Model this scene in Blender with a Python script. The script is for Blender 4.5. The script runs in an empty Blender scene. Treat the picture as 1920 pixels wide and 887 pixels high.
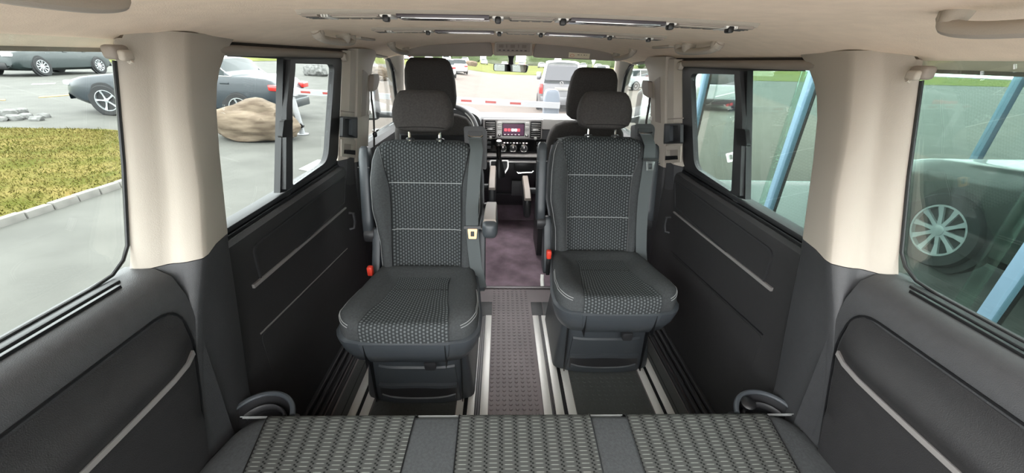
import bpy, bmesh, math, random
from mathutils import Vector, Matrix
random.seed(7)
SC = bpy.context.scene
COL = SC.collection

# ------------------------------------------------------------------ camera
FPX = 706.78
PITCH, YAW, ROLL = .44076, .036295, .025972
CAM = Vector((-.058, 0, 1.27))
_F = Vector((0, math.cos(PITCH), -math.sin(PITCH)))
_U = Vector((0, math.sin(PITCH), math.cos(PITCH)))
_X = Vector((1, 0, 0))
_X, _U = _X*math.cos(ROLL)+_U*math.sin(ROLL), -_X*math.sin(ROLL)+_U*math.cos(ROLL)
_Z = Matrix.Rotation(-YAW, 3, 'Z')
_X, _U, _F = _Z @ _X, _Z @ _U, _Z @ _F
cd = bpy.data.cameras.new('camera')
cd.sensor_fit = 'HORIZONTAL'; cd.sensor_width = 36; cd.lens = FPX/1920*36
cd.clip_start = .01; cd.clip_end = 1000
cam = bpy.data.objects.new('camera', cd); COL.objects.link(cam)
M = Matrix.Identity(4)
for i in range(3):
    M[i][0] = _X[i]; M[i][1] = _U[i]; M[i][2] = -_F[i]; M[i][3] = CAM[i]
cam.matrix_world = M
SC.camera = cam

# ------------------------------------------------------------------ sky and exposure
w = bpy.data.worlds.new('World'); SC.world = w; w.use_nodes = True
nt = w.node_tree; nt.nodes.clear()
o_ = nt.nodes.new('ShaderNodeOutputWorld'); b_ = nt.nodes.new('ShaderNodeBackground')
tc = nt.nodes.new('ShaderNodeTexCoord'); sx = nt.nodes.new('ShaderNodeSeparateXYZ')
rmp = nt.nodes.new('ShaderNodeValToRGB')                      # bright overcast: a little brighter overhead than at the horizon
rmp.color_ramp.elements[0].position = .0; rmp.color_ramp.elements[0].color = (.86, .89, .90, 1)
rmp.color_ramp.elements[1].position = .9; rmp.color_ramp.elements[1].color = (1, 1, 1, 1)
nt.links.new(tc.outputs['Generated'], sx.inputs[0]); nt.links.new(sx.outputs['Z'], rmp.inputs[0])
nt.links.new(rmp.outputs[0], b_.inputs[0]); nt.links.new(b_.outputs[0], o_.inputs[0])
b_.inputs[1].default_value = 8.0
vs = SC.view_settings
vs.view_transform = 'Standard'; vs.look = 'None'; vs.gamma = 1; vs.use_curve_mapping = False
vs.exposure = 0.3

# ------------------------------------------------------------------ helpers
def ray(x, y): return _F + _X*((x-960)/FPX) + _U*((443.5-y)/FPX)
def at(x, y, ax, val):
    """the point of the plane ax = val that the photograph shows at pixel x, y"""
    d = ray(x, y); i = 'xyz'.index(ax)
    return CAM + d*((val-CAM[i])/d[i])

ROOT = {}
def thing(name, label, cat, loc=(0, 0, 0), rotz=0, group=None):
    o = bpy.data.objects.new(name, None); COL.objects.link(o)
    o.empty_display_size = .1
    o.location = loc; o.rotation_euler = (0, 0, rotz)
    o['label'] = label; o['category'] = cat
    if group: o['group'] = group
    return o
def tag(o, label, cat, group=None, kind=None):
    o['label'] = label; o['category'] = cat
    if group: o['group'] = group
    if kind: o['kind'] = kind
    return o
def root_of(o):
    while o.parent: o = o.parent
    return o

class MB:
    """collects shapes, then links them as ONE mesh object"""
    def __init__(s): s.v = []; s.f = []; s.uv = {}
    def add(s, vs, fs, uvs=None):
        n = len(s.v); s.v += [Vector(p) for p in vs]; s.f += [[i+n for i in f] for f in fs]
        if uvs:
            for i, u in enumerate(uvs): s.uv[n+i] = u
        return s
    def bm(s, b, mtx=None):
        b.verts.ensure_lookup_table(); b.verts.index_update()
        s.add([(mtx @ v.co) if mtx else v.co for v in b.verts], [[v.index for v in f.verts] for f in b.faces]); b.free(); return s
    def box(s, lo, hi, r=0, seg=2, mtx=None):
        b = bmesh.new(); bmesh.ops.create_cube(b, size=1)
        c = [(lo[i]+hi[i])/2 for i in range(3)]; d = [abs(hi[i]-lo[i]) for i in range(3)]
        for v in b.verts: v.co = Vector((c[i]+v.co[i]*d[i] for i in range(3)))
        if r: bmesh.ops.bevel(b, geom=b.edges[:], offset=min(r, min(d)*.49), segments=seg, affect='EDGES', profile=.5, clamp_overlap=True)
        return s.bm(b, mtx)
    def prism(s, poly, ax, a, b_, r=0, seg=2, mtx=None):
        """polygon of the plane normal to ax, pushed from a to b_"""
        i = 'xyz'.index(ax); b = bmesh.new()
        def P(p, t): q = list(p); q.insert(i, t); return q
        n = len(poly); A = [b.verts.new(P(p, a)) for p in poly]; B = [b.verts.new(P(p, b_)) for p in poly]
        b.faces.new(A); b.faces.new(B[::-1])
        for k in range(n): b.faces.new([A[k], A[k-1], B[k-1], B[k]])
        bmesh.ops.recalc_face_normals(b, faces=b.faces[:])
        if r:
            es = [e for e in b.edges if len(e.link_faces) == 2 and e.calc_face_angle(0) > .5]
            bmesh.ops.bevel(b, geom=es, offset=r, segments=seg, affect='EDGES', profile=.5, clamp_overlap=True)
        return s.bm(b, mtx)
    def loft(s, secs, closed=True, caps=True, uvs=None):
        n = len(secs[0]); vs = [p for q in secs for p in q]; fs = []
        m = n if closed else n-1
        for i in range(len(secs)-1):
            for j in range(m):
                k = (j+1) % n
                fs.append([i*n+j, i*n+k, (i+1)*n+k, (i+1)*n+j])
        if caps and closed:
            fs.append(list(range(n))[::-1]); fs.append([(len(secs)-1)*n+j for j in range(n)])
        return s.add(vs, fs, uvs)
    def tube(s, path, r, n=10, caps=True, flat=1, up=None):
        path = [Vector(p) for p in path]; secs = []; prev = None
        for i, p in enumerate(path):
            d = (path[min(i+1, len(path)-1)]-path[max(i-1, 0)]).normalized()
            if prev is None:
                u = Vector(up) if up else (Vector((0, 0, 1)) if abs(d.z) < .9 else Vector((1, 0, 0)))
            else: u = prev
            u = (u-d*u.dot(d)).normalized(); prev = u; w_ = d.cross(u)
            rr = r[i] if isinstance(r, (list, tuple)) else r
            secs.append([p+u*(math.cos(t)*rr)+w_*(math.sin(t)*rr*flat) for t in [2*math.pi*k/n for k in range(n)]])
        return s.loft(secs, True, caps)
    def lathe(s, prof, c, axis=(0, 0, 1), n=24, ref=None, caps=True):
        """profile of (radius, height) pairs turned round an axis through c"""
        ax = Vector(axis).normalized(); u = Vector(ref) if ref else (Vector((1, 0, 0)) if abs(ax.x) < .9 else Vector((0, 1, 0)))
        u = (u-ax*u.dot(ax)).normalized(); w_ = ax.cross(u); c = Vector(c)
        secs = [[c+ax*h+(u*math.cos(t)+w_*math.sin(t))*rr for t in [2*math.pi*k/n for k in range(n)]] for rr, h in prof]
        return s.loft(secs, True, caps)
    def ring(s, outer, inner, fn, th):
        """frame between two outlines of 2-D points; fn(p, depth) gives the 3-D point"""
        n = len(outer); vs = []
        for d in (0, th):
            vs += [fn(p, d) for p in outer]; vs += [fn(p, d) for p in inner]
        fs = []
        for k in range(n):
            j = (k+1) % n
            fs += [[k, j, n+j, n+k], [2*n+k, 3*n+k, 3*n+j, 2*n+j], [k, 2*n+k, 2*n+j, j], [n+k, n+j, 3*n+j, 3*n+k]]
        return s.add(vs, fs)
    def slab(s, poly, fn, th):
        n = len(poly); vs = [fn(p, 0) for p in poly]+[fn(p, th) for p in poly]
        return s.add(vs, [list(range(n)), list(range(2*n-1, n-1, -1))]+[[k, n+k, n+(k+1) % n, (k+1) % n] for k in range(n)])
    def grid(s, fn, us, vs_, th=None, uv=None):
        nu, nv = len(us), len(vs_); P = [fn(u, v) for v in vs_ for u in us]
        fs = [[j*nu+i, j*nu+i+1, (j+1)*nu+i+1, (j+1)*nu+i] for j in range(nv-1) for i in range(nu-1)]
        return s.add(P, fs, [uv(u, v) if uv else (u, v) for v in vs_ for u in us])
    def mirror(s):
        for p in s.v: p.x = -p.x
        return s
    def xform(s, m):
        s.v = [m @ p for p in s.v]; return s
    def build(s, name, mat, parent=None, smooth=35, local=False, normals=True):
        me = bpy.data.meshes.new(name)
        off = Vector((0, 0, 0))
        if parent is None:
            lo = [min(p[i] for p in s.v) for i in range(3)]; hi = [max(p[i] for p in s.v) for i in range(3)]
            off = Vector(((lo[0]+hi[0])/2, (lo[1]+hi[1])/2, lo[2]))
        elif not local: off = Vector(root_of(parent).location)
        me.from_pydata([p-off for p in s.v], [], s.f)
        if s.uv:
            l = me.uv_layers.new(name='UVMap')
            for lp in me.loops: l.data[lp.index].uv = s.uv.get(lp.vertex_index, (0, 0))
        if normals:
            b = bmesh.new(); b.from_mesh(me); bmesh.ops.recalc_face_normals(b, faces=b.faces[:]); b.to_mesh(me); b.free()
        if smooth:
            for p in me.polygons: p.use_smooth = True
            me.set_sharp_from_angle(angle=math.radians(smooth))
        me.materials.append(MAT[mat] if isinstance(mat, str) else mat)
        o = bpy.data.objects.new(name, me); COL.objects.link(o)
        if parent is None: o.location = off
        else: o.parent = parent
        return o
def struct(name, mb, mat, parent=None, **k):
    o = mb.build(name, mat, parent, **k)
    if parent is None: o['kind'] = 'structure'
    return o
def copy_tree(o, parent=None):
    c = o.copy(); COL.objects.link(c); c.parent = parent
    for ch in list(o.children): copy_tree(ch, c)
    return c
def lin(a, b, n): return [a+(b-a)*i/(n-1) for i in range(n)]
def interp(t, tab):
    if t <= tab[0][0]: return tab[0][1]
    for (a, x), (b, y) in zip(tab, tab[1:]):
        if t <= b:
            k = (t-a)/(b-a); k = k*k*(3-2*k)*.5+k*.5
            return x+(y-x)*k
    return tab[-1][1]
def lerp(t, tab):
    if t <= tab[0][0]: return tab[0][1]
    for (a, x), (b, y) in zip(tab, tab[1:]):
        if t <= b: return x+(y-x)*(t-a)/(b-a)
    return tab[-1][1]
def rrect(x0, x1, y0, y1, r, n=5):
    P = []
    for cx, cy, a in ((x1-r, y1-r, 0), (x0+r, y1-r, 90), (x0+r, y0+r, 180), (x1-r, y0+r, 270)):
        for k in range(n):
            t = math.radians(a+90*k/(n-1)); P.append((cx+r*math.cos(t), cy+r*math.sin(t)))
    return P
def rpoly(pts, r, n=5):
    """polygon with rounded corners (r one number or one for each corner)"""
    P = []; m = len(pts)
    for i in range(m):
        a, b, c = Vector(pts[i-1]), Vector(pts[i]), Vector(pts[(i+1) % m])
        rr = r[i] if isinstance(r, (list, tuple)) else r
        rr = min(rr, (a-b).length*.48, (c-b).length*.48)
        p = b+(a-b).normalized()*rr; q = b+(c-b).normalized()*rr
        for k in range(n):
            t = k/(n-1); P.append(tuple(p*(1-t)**2+b*2*t*(1-t)+q*t*t))
    return P
def bez(P, n=12):
    """smooth path through the points (Catmull-Rom)"""
    P = [Vector(p) for p in P]; out = []
    for i in range(len(P)-1):
        p0, p1, p2, p3 = P[max(i-1, 0)], P[i], P[i+1], P[min(i+2, len(P)-1)]
        for k in range(n):
            t = k/n
            out.append(.5*((2*p1)+(p2-p0)*t+(2*p0-5*p1+4*p2-p3)*t*t+(3*p1-p0-3*p2+p3)*t**3))
    return out+[P[-1]]

# ------------------------------------------------------------------ materials
MAT = {}
def srgb(r, g, b):
    return tuple(((c/255)/12.92 if c/255 <= .04045 else ((c/255+.055)/1.055)**2.4) for c in (r, g, b))+(1,)
def mat(name, col, rough=.5, metal=0, bump=0, bscale=300, var=0, vscale=8, spec=.5, detail=3, col2=None, emit=None, coat=0):
    m = bpy.data.materials.new(name); m.use_nodes = True; MAT[name] = m
    N = m.node_tree.nodes; L = m.node_tree.links; B = N['Principled BSDF']
    c = srgb(*col)
    B.inputs['Base Color'].default_value = c; B.inputs['Roughness'].default_value = rough
    B.inputs['Metallic'].default_value = metal; B.inputs['Specular IOR Level'].default_value = spec
    if coat: B.inputs['Coat Weight'].default_value = coat; B.inputs['Coat Roughness'].default_value = .05
    t = N.new('ShaderNodeTexCoord')
    if var or col2:
        n = N.new('ShaderNodeTexNoise'); n.inputs['Scale'].default_value = vscale; n.inputs['Detail'].default_value = detail
        L.new(t.outputs['Object'], n.inputs['Vector'])
        r = N.new('ShaderNodeValToRGB'); r.color_ramp.elements[0].position = .35; r.color_ramp.elements[1].position = .65
        d = srgb(*col2) if col2 else tuple(min(1, x*(1+var)) for x in c[:3])+(1,)
        r.color_ramp.elements[0].color = c if col2 else tuple(x*(1-var) for x in c[:3])+(1,); r.color_ramp.elements[1].color = d
        L.new(n.outputs['Fac'], r.inputs[0]); L.new(r.outputs[0], B.inputs['Base Color'])
    if bump:
        n = N.new('ShaderNodeTexNoise'); n.inputs['Scale'].default_value = bscale; n.inputs['Detail'].default_value = 2
        L.new(t.outputs['Object'], n.inputs['Vector'])
        b = N.new('ShaderNodeBump'); b.inputs['Strength'].default_value = bump; b.inputs['Distance'].default_value = .002
        L.new(n.outputs['Fac'], b.inputs['Height']); L.new(b.outputs[0], B.inputs['Normal'])
    if emit:
        B.inputs['Emission Color'].default_value = srgb(*emit[0]); B.inputs['Emission Strength'].default_value = emit[1]
    return m
def glass(name, tint, ior=1.5, extra=0):
    """thin pane: light passes straight through, reflection grows with the angle"""
    m = bpy.data.materials.new(name); m.use_nodes = True; MAT[name] = m
    N = m.node_tree.nodes; L = m.node_tree.links; N.clear()
    o = N.new('ShaderNodeOutputMaterial'); t = N.new('ShaderNodeBsdfTransparent'); g = N.new('ShaderNodeBsdfGlossy')
    g.inputs['Roughness'].default_value = 0.0; t.inputs[0].default_value = tint+(1,)
    f0 = ((ior-1)/(ior+1))**2+extra
    fr = N.new('ShaderNodeLayerWeight'); fr.inputs[0].default_value = .5
    pw = N.new('ShaderNodeMath'); pw.operation = 'POWER'; pw.inputs[1].default_value = 5
    L.new(fr.outputs['Facing'], pw.inputs[0])
    ad = N.new('ShaderNodeMath'); ad.operation = 'MULTIPLY_ADD'; ad.use_clamp = True; ad.inputs[1].default_value = 1-f0; ad.inputs[2].default_value = f0
    mx = N.new('ShaderNodeMixShader')
    L.new(pw.outputs[0], ad.inputs[0]); L.new(ad.outputs[0], mx.inputs[0]); L.new(t.outputs[0], mx.inputs[1]); L.new(g.outputs[0], mx.inputs[2])
    L.new(mx.outputs[0], o.inputs[0]); return m
def woven(name, dark, light, sx, sy, mx, my, rot=0, off=.5, noise=.35, ticks=False):
    """cloth with a woven pattern of short light dashes, laid out in metres on the cloth itself"""
    m = bpy.data.materials.new(name); m.use_nodes = True; MAT[name] = m
    N = m.node_tree.nodes; L = m.node_tree.links; B = N['Principled BSDF']
    B.inputs['Roughness'].default_value = .95; B.inputs['Specular IOR Level'].default_value = .15
    uv = N.new('ShaderNodeUVMap'); s = N.new('ShaderNodeSeparateXYZ'); L.new(uv.outputs[0], s.inputs[0])
    def mth(op, a, b=None):
        n = N.new('ShaderNodeMath'); n.operation = op
        for i, q in enumerate((a, b)):
            if q is None: continue
            if hasattr(q, 'is_linked'): L.new(q, n.inputs[i])
            else: n.inputs[i].default_value = q
        return n.outputs[0]
    U = mth('DIVIDE', s.outputs[0], sx)
    colu = mth('FLOOR', U)
    V = mth('ADD', mth('DIVIDE', s.outputs[1], sy), mth('MULTIPLY', colu, off))
    fx = mth('ABSOLUTE', mth('SUBTRACT', mth('SUBTRACT', U, colu), .5))
    fy = mth('ABSOLUTE', mth('SUBTRACT', mth('FRACT', V), .5))
    a = mth('POWER', mth('DIVIDE', fx, mx), 4); b = mth('POWER', mth('DIVIDE', fy, my), 4)
    inside = mth('SUBTRACT', 1.35, mth('ADD', a, b)); inside.node.use_clamp = True
    n = N.new('ShaderNodeTexNoise'); n.inputs['Scale'].default_value = 130; n.inputs['Detail'].default_value = 3
    t = N.new('ShaderNodeTexCoord'); L.new(t.outputs['Object'], n.inputs['Vector'])
    k = mth('MULTIPLY', inside, mth('ADD', mth('MULTIPLY', n.outputs['Fac'], noise*2), 1-noise)); k.node.use_clamp = True
    mix = N.new('ShaderNodeMix'); mix.data_type = 'RGBA'
    mix.inputs[6].default_value = srgb(*dark)
    if ticks:          # small dark ticks between the columns of dashes
        U2 = mth('ADD', U, .5); f2 = mth('ABSOLUTE', mth('SUBTRACT', mth('FRACT', U2), .5))
        g2 = mth('ABSOLUTE', mth('SUBTRACT', mth('FRACT', mth('MULTIPLY', V, 1.0)), .5))
        t2 = mth('MULTIPLY', mth('LESS_THAN', f2, .13), mth('LESS_THAN', g2, .2))
        m2 = N.new('ShaderNodeMix'); m2.data_type = 'RGBA'; m2.inputs[6].default_value = srgb(*dark); m2.inputs[7].default_value = srgb(*[c*.45 for c in dark])
        L.new(t2, m2.inputs[0]); L.new(m2.outputs[2], mix.inputs[6])
    mix.inputs[6].default_value = srgb(*dark); mix.inputs[7].default_value = srgb(*light)
    L.new(k, mix.inputs[0]); L.new(mix.outputs[2], B.inputs['Base Color'])
    bp = N.new('ShaderNodeBump'); bp.inputs['Strength'].default_value = .5; bp.inputs['Distance'].default_value = .0015
    L.new(inside, bp.inputs['Height']); L.new(bp.outputs[0], B.inputs['Normal'])
    return m
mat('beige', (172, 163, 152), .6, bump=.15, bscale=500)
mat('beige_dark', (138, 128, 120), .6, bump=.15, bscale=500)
mat('liner', (240, 221, 202), .95, bump=.25, bscale=420, var=.03, vscale=25, spec=.1)
mat('plastic', (58, 58, 60), .5, bump=.3, bscale=700, var=.06, vscale=60)
mat('plastic_soft', (38, 37, 38), .55, bump=.35, bscale=600, var=.06, vscale=40)
mat('plastic_dark', (42, 42, 44), .45, bump=.2, bscale=700)
mat('seat_plastic', (60, 64, 68), .38, bump=.25, bscale=600)
mat('black', (16, 16, 18), .4)
mat('gloss_black', (12, 12, 13), .15)
mat('rubber', (26, 27, 29), .55, bump=.2, bscale=300)
mat('floor_rubber', (118, 108, 110), .5, bump=.35, bscale=160, var=.12, vscale=5, detail=6)
mat('mat_rubber', (72, 74, 73), .5, bump=.35, bscale=160, var=.12, vscale=5, detail=6)
mat('carpet', (138, 120, 130), 1, bump=.8, bscale=380, var=.28, vscale=7, detail=5, spec=.05)
mat('cloth', (68, 70, 71), .95, bump=.5, bscale=900, var=.1, vscale=150, spec=.12)
mat('cloth_dark', (66, 63, 62), .95, bump=.5, bscale=900, var=.12, vscale=150, spec=.12)
mat('belt', (84, 89, 90), .7, bump=.3, bscale=600, spec=.3)
mat('alu', (222, 220, 216), .42, metal=.3, bump=.06, bscale=60)
mat('alu_dull', (120, 116, 118), .45, metal=.5)
mat('silver', (196, 194, 192), .3, metal=.6)
mat('chrome', (225, 225, 225), .12, metal=1)
mat('accent', (150, 146, 144), .35, metal=.4)
mat('beige_deep', (128, 118, 112), .6)  # deeper beige of the overhead console buttons
mat('mirror', (225, 228, 226), .02, metal=1)
mat('stitch', (150, 152, 152), .9)
mat('red_plastic', (214, 62, 44), .4)
mat('white_plastic', (214, 212, 208), .45)
mat('brass_metal', (196, 150, 105), .3, metal=.7)
woven('seat_weave', (50, 52, 53), (92, 96, 97), .0112, .0150, .29, .33, off=.5)
woven('bench_weave', (68, 69, 67), (118, 121, 116), .036, .0105, .27, .105, off=.37, noise=.5, ticks=True)
glass('window_glass', (.95, .985, .975), 1.5)
glass('tinted_glass', (.86, .92, .895), 1.5, .075)
glass('screen_glass', (.99, .99, .985), 1.4)
# ------------------------------------------------------------------ the shell of the van
WX = .80                                        # half width at the window sill
def glass_x(z): return .815-(z-.83)*.13         # the side glass leans inwards
# floor
f = MB(); f.box((-.86, -.6, -.12), (.86, 1.955, 0))
floor = struct('floor', f, 'floor_rubber')
st = MB(); st2 = MB()
ox, oy = .0135, 0
y = .74
row = 0
while y < 1.94:
    x = -.085+(.0 if row % 2 else .0)
    while x < .118:
        st.lathe([(.0075, 0), (.0065, .0022), (.003, .0026)], (x, y, 0), n=7); x += .0265
    for x0, x1 in ((-.545, -.235), (.265, .565)):
        if y < 1.32:
            x = x0
            while x < x1: st2.lathe([(.0075, 0), (.0065, .0022), (.003, .0026)], (x, y, 0), n=7); x += .0265
    y += .0235; row += 1
s_ = st.build('stud', 'floor_rubber', floor); s_['kind'] = 'stuff'
s_ = st2.build('stud', 'mat_rubber', floor); s_['kind'] = 'stuff'
for xa, xb in ((-.556, -.228), (.259, .568), (-.700, -.644), (.652, .704)):
    MB().box((xa, .70, 0), (xb, 1.80, .0012)).build('rubber_panel', 'mat_rubber', floor)
# ribbed sliding-door steps along both walls, a groove beside them
for sg in (-1, 1):
    for k, xx in enumerate((.715, .740, .765, .79)):
        b = MB().box((xx-.009, .75, 0), (xx+.009, 1.80, .012+.006*k), .004); 
        if sg < 0: b.mirror()
        b.build('step_rib', 'plastic_dark', floor)
    b = MB().box((.664, .75, .0), (.668, 1.8, .0015)); 
    if sg < 0: b.mirror()
    b.build('floor_seam', 'black', floor)
# cab carpet with the metal edge strip
def carpet_z(x, y):
    z = .004+.004*math.sin(9*x+3*y)*math.sin(7*y)
    return z
cp = MB().grid(lambda u, v: Vector((u, v, carpet_z(u, v))), lin(-.80, .80, 60), lin(1.964, 3.02, 44)).build('carpet', 'carpet')
tag(cp, 'dark purplish grey carpet covering the cab floor', 'carpet')
struct('trim_17', MB().grid(lambda u, v: Vector((u, v, .004+(v-3.02)*.55)), lin(-.80, .80, 12), lin(3.02, 3.4, 8)), 'carpet')  # toe board: the rising front end of the cab carpet
tr = MB().box((-.86, 1.94, 0), (.86, 1.962, .009), .003); struct('trim_1', tr, 'alu_dull')

# ceiling: one curved headliner, lower along the sides and at the windscreen
def ceil_z(x, y):
    a = abs(x)
    z = 1.350-.008*(x/.5)**2
    if a > .45: z -= .070*min(1, ((a-.45)/.38))**2.2
    z -= .042*(min(1, a/.62)**2)*max(0, (y-1.9)/.55)**2
    if y < .5: z += .0
    return z
def ceil_hw(y): return lerp(y, [(-.5, .83), (1.9, .80), (2.6, .70)])
cl = MB()
ys = lin(-.07, 2.45, 57)
cl.grid(lambda u, v: Vector((u*ceil_hw(v), v, ceil_z(u*ceil_hw(v), v))), lin(-1, 1, 61), ys)
cl.grid(lambda u, v: Vector((u*ceil_hw(v)*1.06, v, 1.47-.05*abs(u)**3)), lin(-1, 1, 21), ys)
n = 61*57
ceil = struct('ceiling', cl, 'liner', smooth=60)
# outer roof edge that closes the gap between headliner and roof skin
for sg in (-1, 1):
    e = MB()
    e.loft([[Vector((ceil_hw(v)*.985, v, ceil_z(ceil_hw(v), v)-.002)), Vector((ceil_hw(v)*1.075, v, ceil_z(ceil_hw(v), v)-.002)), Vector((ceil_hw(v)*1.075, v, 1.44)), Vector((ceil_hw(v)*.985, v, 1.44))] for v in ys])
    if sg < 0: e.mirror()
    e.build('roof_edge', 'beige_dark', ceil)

# side walls: the sliding-door half, the quarter panel behind the pillar and the cab door
WALL = {}
for sg, nm in ((-1, 'left'), (1, 'right')):
    def B(mb): return mb.mirror() if sg < 0 else mb
    # sliding door panel: profile across x, z
    prof = [(.835, .0), (.80, .0), (.792, .10), (.786, .30), (.783, .50), (.781, .70), (.776, .775), (.779, .795), (.79, .806), (.84, .812), (.86, .811), (.93, .66), (.93, 0)]
    wl = struct('wall_'+nm, B(MB().loft([[Vector((x, yy, z)) for x, z in prof] for yy in lin(.80, 1.84, 3)])), 'plastic_soft', smooth=30)
    WALL[sg] = wl
    # raised upper field with a rounded border, the pocket line and the accent strip
    wx = lambda z: lerp(z, [(0, .80), (.1, .792), (.3, .786), (.5, .783), (.7, .781), (.775, .776)])
    fld = rpoly([(1.0, .755), (1.0, .640), (1.665, .650), (1.72, .760)], [.03, .01, .01, .03])
    B(MB().ring([(a+(-.006 if a < 1.3 else .006), b+(.006 if b > .7 else -.004)) for a, b in fld], fld, lambda p, d: Vector((wx(p[1])+.001-d, p[0], p[1])), .006)).build('panel_border', 'plastic_dark', wl)
    B(MB().slab([(p[0], p[1]) for p in fld], lambda p, d: Vector((wx(p[1])+.002-d, p[0], p[1])), .004)).build('armrest_panel', 'plastic_soft', wl)
    # accent strip
    stp = [(.985, .648), (1.0, .656), (1.67, .640), (1.67, .634), (1.0, .640), (.985, .636)]
    stp = [(.955, .642), (1.67, .618), (1.67, .624), (.955, .654)]
    B(MB().slab(stp, lambda p, d: Vector((wx(p[1])+.002-d, p[0], p[1])), .009)).build('accent_strip', 'accent', wl)
    low = [(.93, .492), (1.62, .432), (1.62, .435), (.93, .497)]
    B(MB().slab(low, lambda p, d: Vector((wx(p[1])+.001-d, p[0], p[1])), .003)).build('panel_seam', 'accent' if sg < 0 else 'black', wl)
    # side of the lower pocket, a second lower field
    low2 = rpoly([(.93, .485), (.93, .10), (1.60, .06), (1.62, .425)], .02)
    B(MB().slab(low2, lambda p, d: Vector((wx(p[1])+.002-d, p[0], p[1])), .0035)).build('lower_panel', 'plastic_soft', wl)
    # little tie-down bracket at the front end
    bk = [Vector((.765, 1.66, .60)), Vector((.745, 1.665, .595)), Vector((.742, 1.66, .555)), Vector((.748, 1.655, .525)), Vector((.768, 1.65, .52))]
    B(MB().tube(bk, .007, 6)).build('tie_down', 'plastic_dark', wl)
    # sill with its slide channels
    for xa, xb, zz, m_ in ((.795, .805, .8165, 'black'), (.812, .822, .8165, 'black'), (.829, .845, .8195, 'accent'), (.849, .858, .8165, 'black')):
        B(MB().box((xa, .86, .80), (xb, 1.745, zz), .001)).build('slide_channel', m_, wl)
    B(MB().box((.80, 1.265, .815), (.83, 1.295, .824), .003)).build('sill_clip', 'plastic', wl)
    for k in range(4):
        B(MB().lathe([(.004, 0), (.003, .002)], (.837, .93+.09*k, .819), n=8)).build('drain_hole', 'black', wl)

    # quarter panel behind the pillar (dark), with its ledge under the rear window
    qp = [(.86, .0), (.78, .0), (.755, .25), (.735, .55), (.722, .74), (.724, .80), (.738, .845), (.765, .862), (.80, .868), (.824, .866), (.93, .68), (.93, 0)]
    q = struct('trim_%d' % (2 if sg < 0 else 3), B(MB().loft([[Vector((x, yy, z)) for x, z in qp] for yy in (-.16, .2, .69)])), 'plastic', smooth=45)
    # armrest field: a hollow with rounded top corner
    qx = lambda z: lerp(z, [(0, .78), (.25, .755), (.55, .735), (.74, .722), (.80, .724)])
    fld = rpoly([(-.15, .795), (.652, .795), (.662, .69), (.60, .40), (-.15, .40)], [.01, .05, .03, .02, .02], 7)
    B(MB().ring([(a+.004*(1 if a > .5 else 0), b+.004*(1 if b > .7 else 0)) for a, b in fld], fld, lambda p, d: Vector((qx(p[1])+.002-d, min(p[0], .668), p[1])), .005)).build('panel_border', 'black', q)
    ups = lin(.40, .79, 28)
    def bulge(y, z):
        # armrest swells under the upper edge
        e = min(1, max(0, (.655-y)/.05)); t = math.exp(-((z-.70)/.035)**2)*.022+(.006 if z < .655 else 0)
        return qx(z)-.003-e*t
    B(MB().grid(lambda u, v: Vector((bulge(u, v), min(u, .655-max(0, .68-v)*.2-(max(0, v-.755)**2)*18), v)), lin(-.15, .655, 24), ups)).build('armrest_panel', 'plastic_soft', q)
    sp = [Vector((bulge(y_, z_)-.003, y_, z_)) for y_, z_ in bez([(.645, .681, 0), (.56, .664, 0), (.45, .657, 0), (.3, .655, 0), (-.15, .655, 0)][::1], 6) for _ in (0,)] if False else None
    pth = [(.648, .679), (.62, .671), (.58, .665), (.52, .661), (.45, .659), (.38, .658), (.25, .658), (-.15, .658)]
    B(MB().loft([[Vector((bulge(a, b)-.006, a, b+.0055)), Vector((bulge(a, b)-.006, a, b-.0055)), Vector((bulge(a, b)+.008, a, b-.0055)), Vector((bulge(a, b)+.008, a, b+.0055))] for a, b in pth])).build('accent_strip', 'accent', q)
    # slot of the sill under the rear glass
    B(MB().box((.768, -.16, .855), (.776, .62, .8685), .001)).build('slide_channel', 'black', q)
    B(MB().box((.782, -.16, .86), (.795, .635, .8705), .002)).build('glass_seal', 'rubber', q)

    # pillar between the two side windows: dark foot, beige upper half
    def psec(z):
        t = (z-.86)/.44
        out = lerp(z, [(0, .93), (.86, .835), (1.30, .80)])
        yo = lerp(z, [(.0, .60), (.86, .678), (.887, .689), (1.07, .735), (1.25, .773), (1.32, .785)])          # edge at the rear window
        ym = lerp(z, [(.0, .60), (.535, .618), (.86, .733), (1.0, .785), (1.166, .826), (1.30, .881), (1.34, .90)])
        yi = lerp(z, [(.0, .80), (.39, .81), (.70, .851), (.835, .867), (1.05, .93), (1.18, .975), (1.23, 1.013), (1.275, 1.06), (1.30, 1.10), (1.34, 1.12)])
        xo = lerp(z, [(0, .80), (.5, .76), (.80, .765), (.86, .806), (1.25, .756), (1.34, .745)])
        xm = lerp(z, [(0, .779), (.25, .754), (.55, .734), (.74, .7205), (.86, .70), (1.30, .70), (1.34, .70)])
        xi = lerp(z, [(0, .79), (.4, .765), (.86, .73), (1.3, .73)])
        P = [(out, yo+.05), (xo, yo), *[(xo+(xm-xo)*t, yo+(ym-yo)*t-o) for t, o in ((.08, .004), (.2, .006), (.32, .005), (.42, .001), (.5, -.002), (.58, -.001), (.68, .003), (.8, .005), (.9, .003))], (xm+.0015, ym-.0015), (xm, ym+.003), (xm+.001, ym+.02), ((xm+xi)/2+.004, (ym+yi)/2), (xi, yi-.012), (xi+.008, yi), (xi+.05, yi+.004), (out, yi+.006)]
        return [Vector((x, y_, z)) for x, y_ in P]
    lo = struct('trim_%d' % (4 if sg < 0 else 5), B(MB().loft([psec(z) for z in (0, .1, .2, .3, .4, .5, .6, .7, .76, .82, .862)])), 'plastic', smooth=50)
    def top_z(z): return psec(z)
    secs = [psec(z) for z in (.8635, .90, .95, 1.0, 1.05, 1.1, 1.15, 1.2, 1.23, 1.26, 1.285)]
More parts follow.
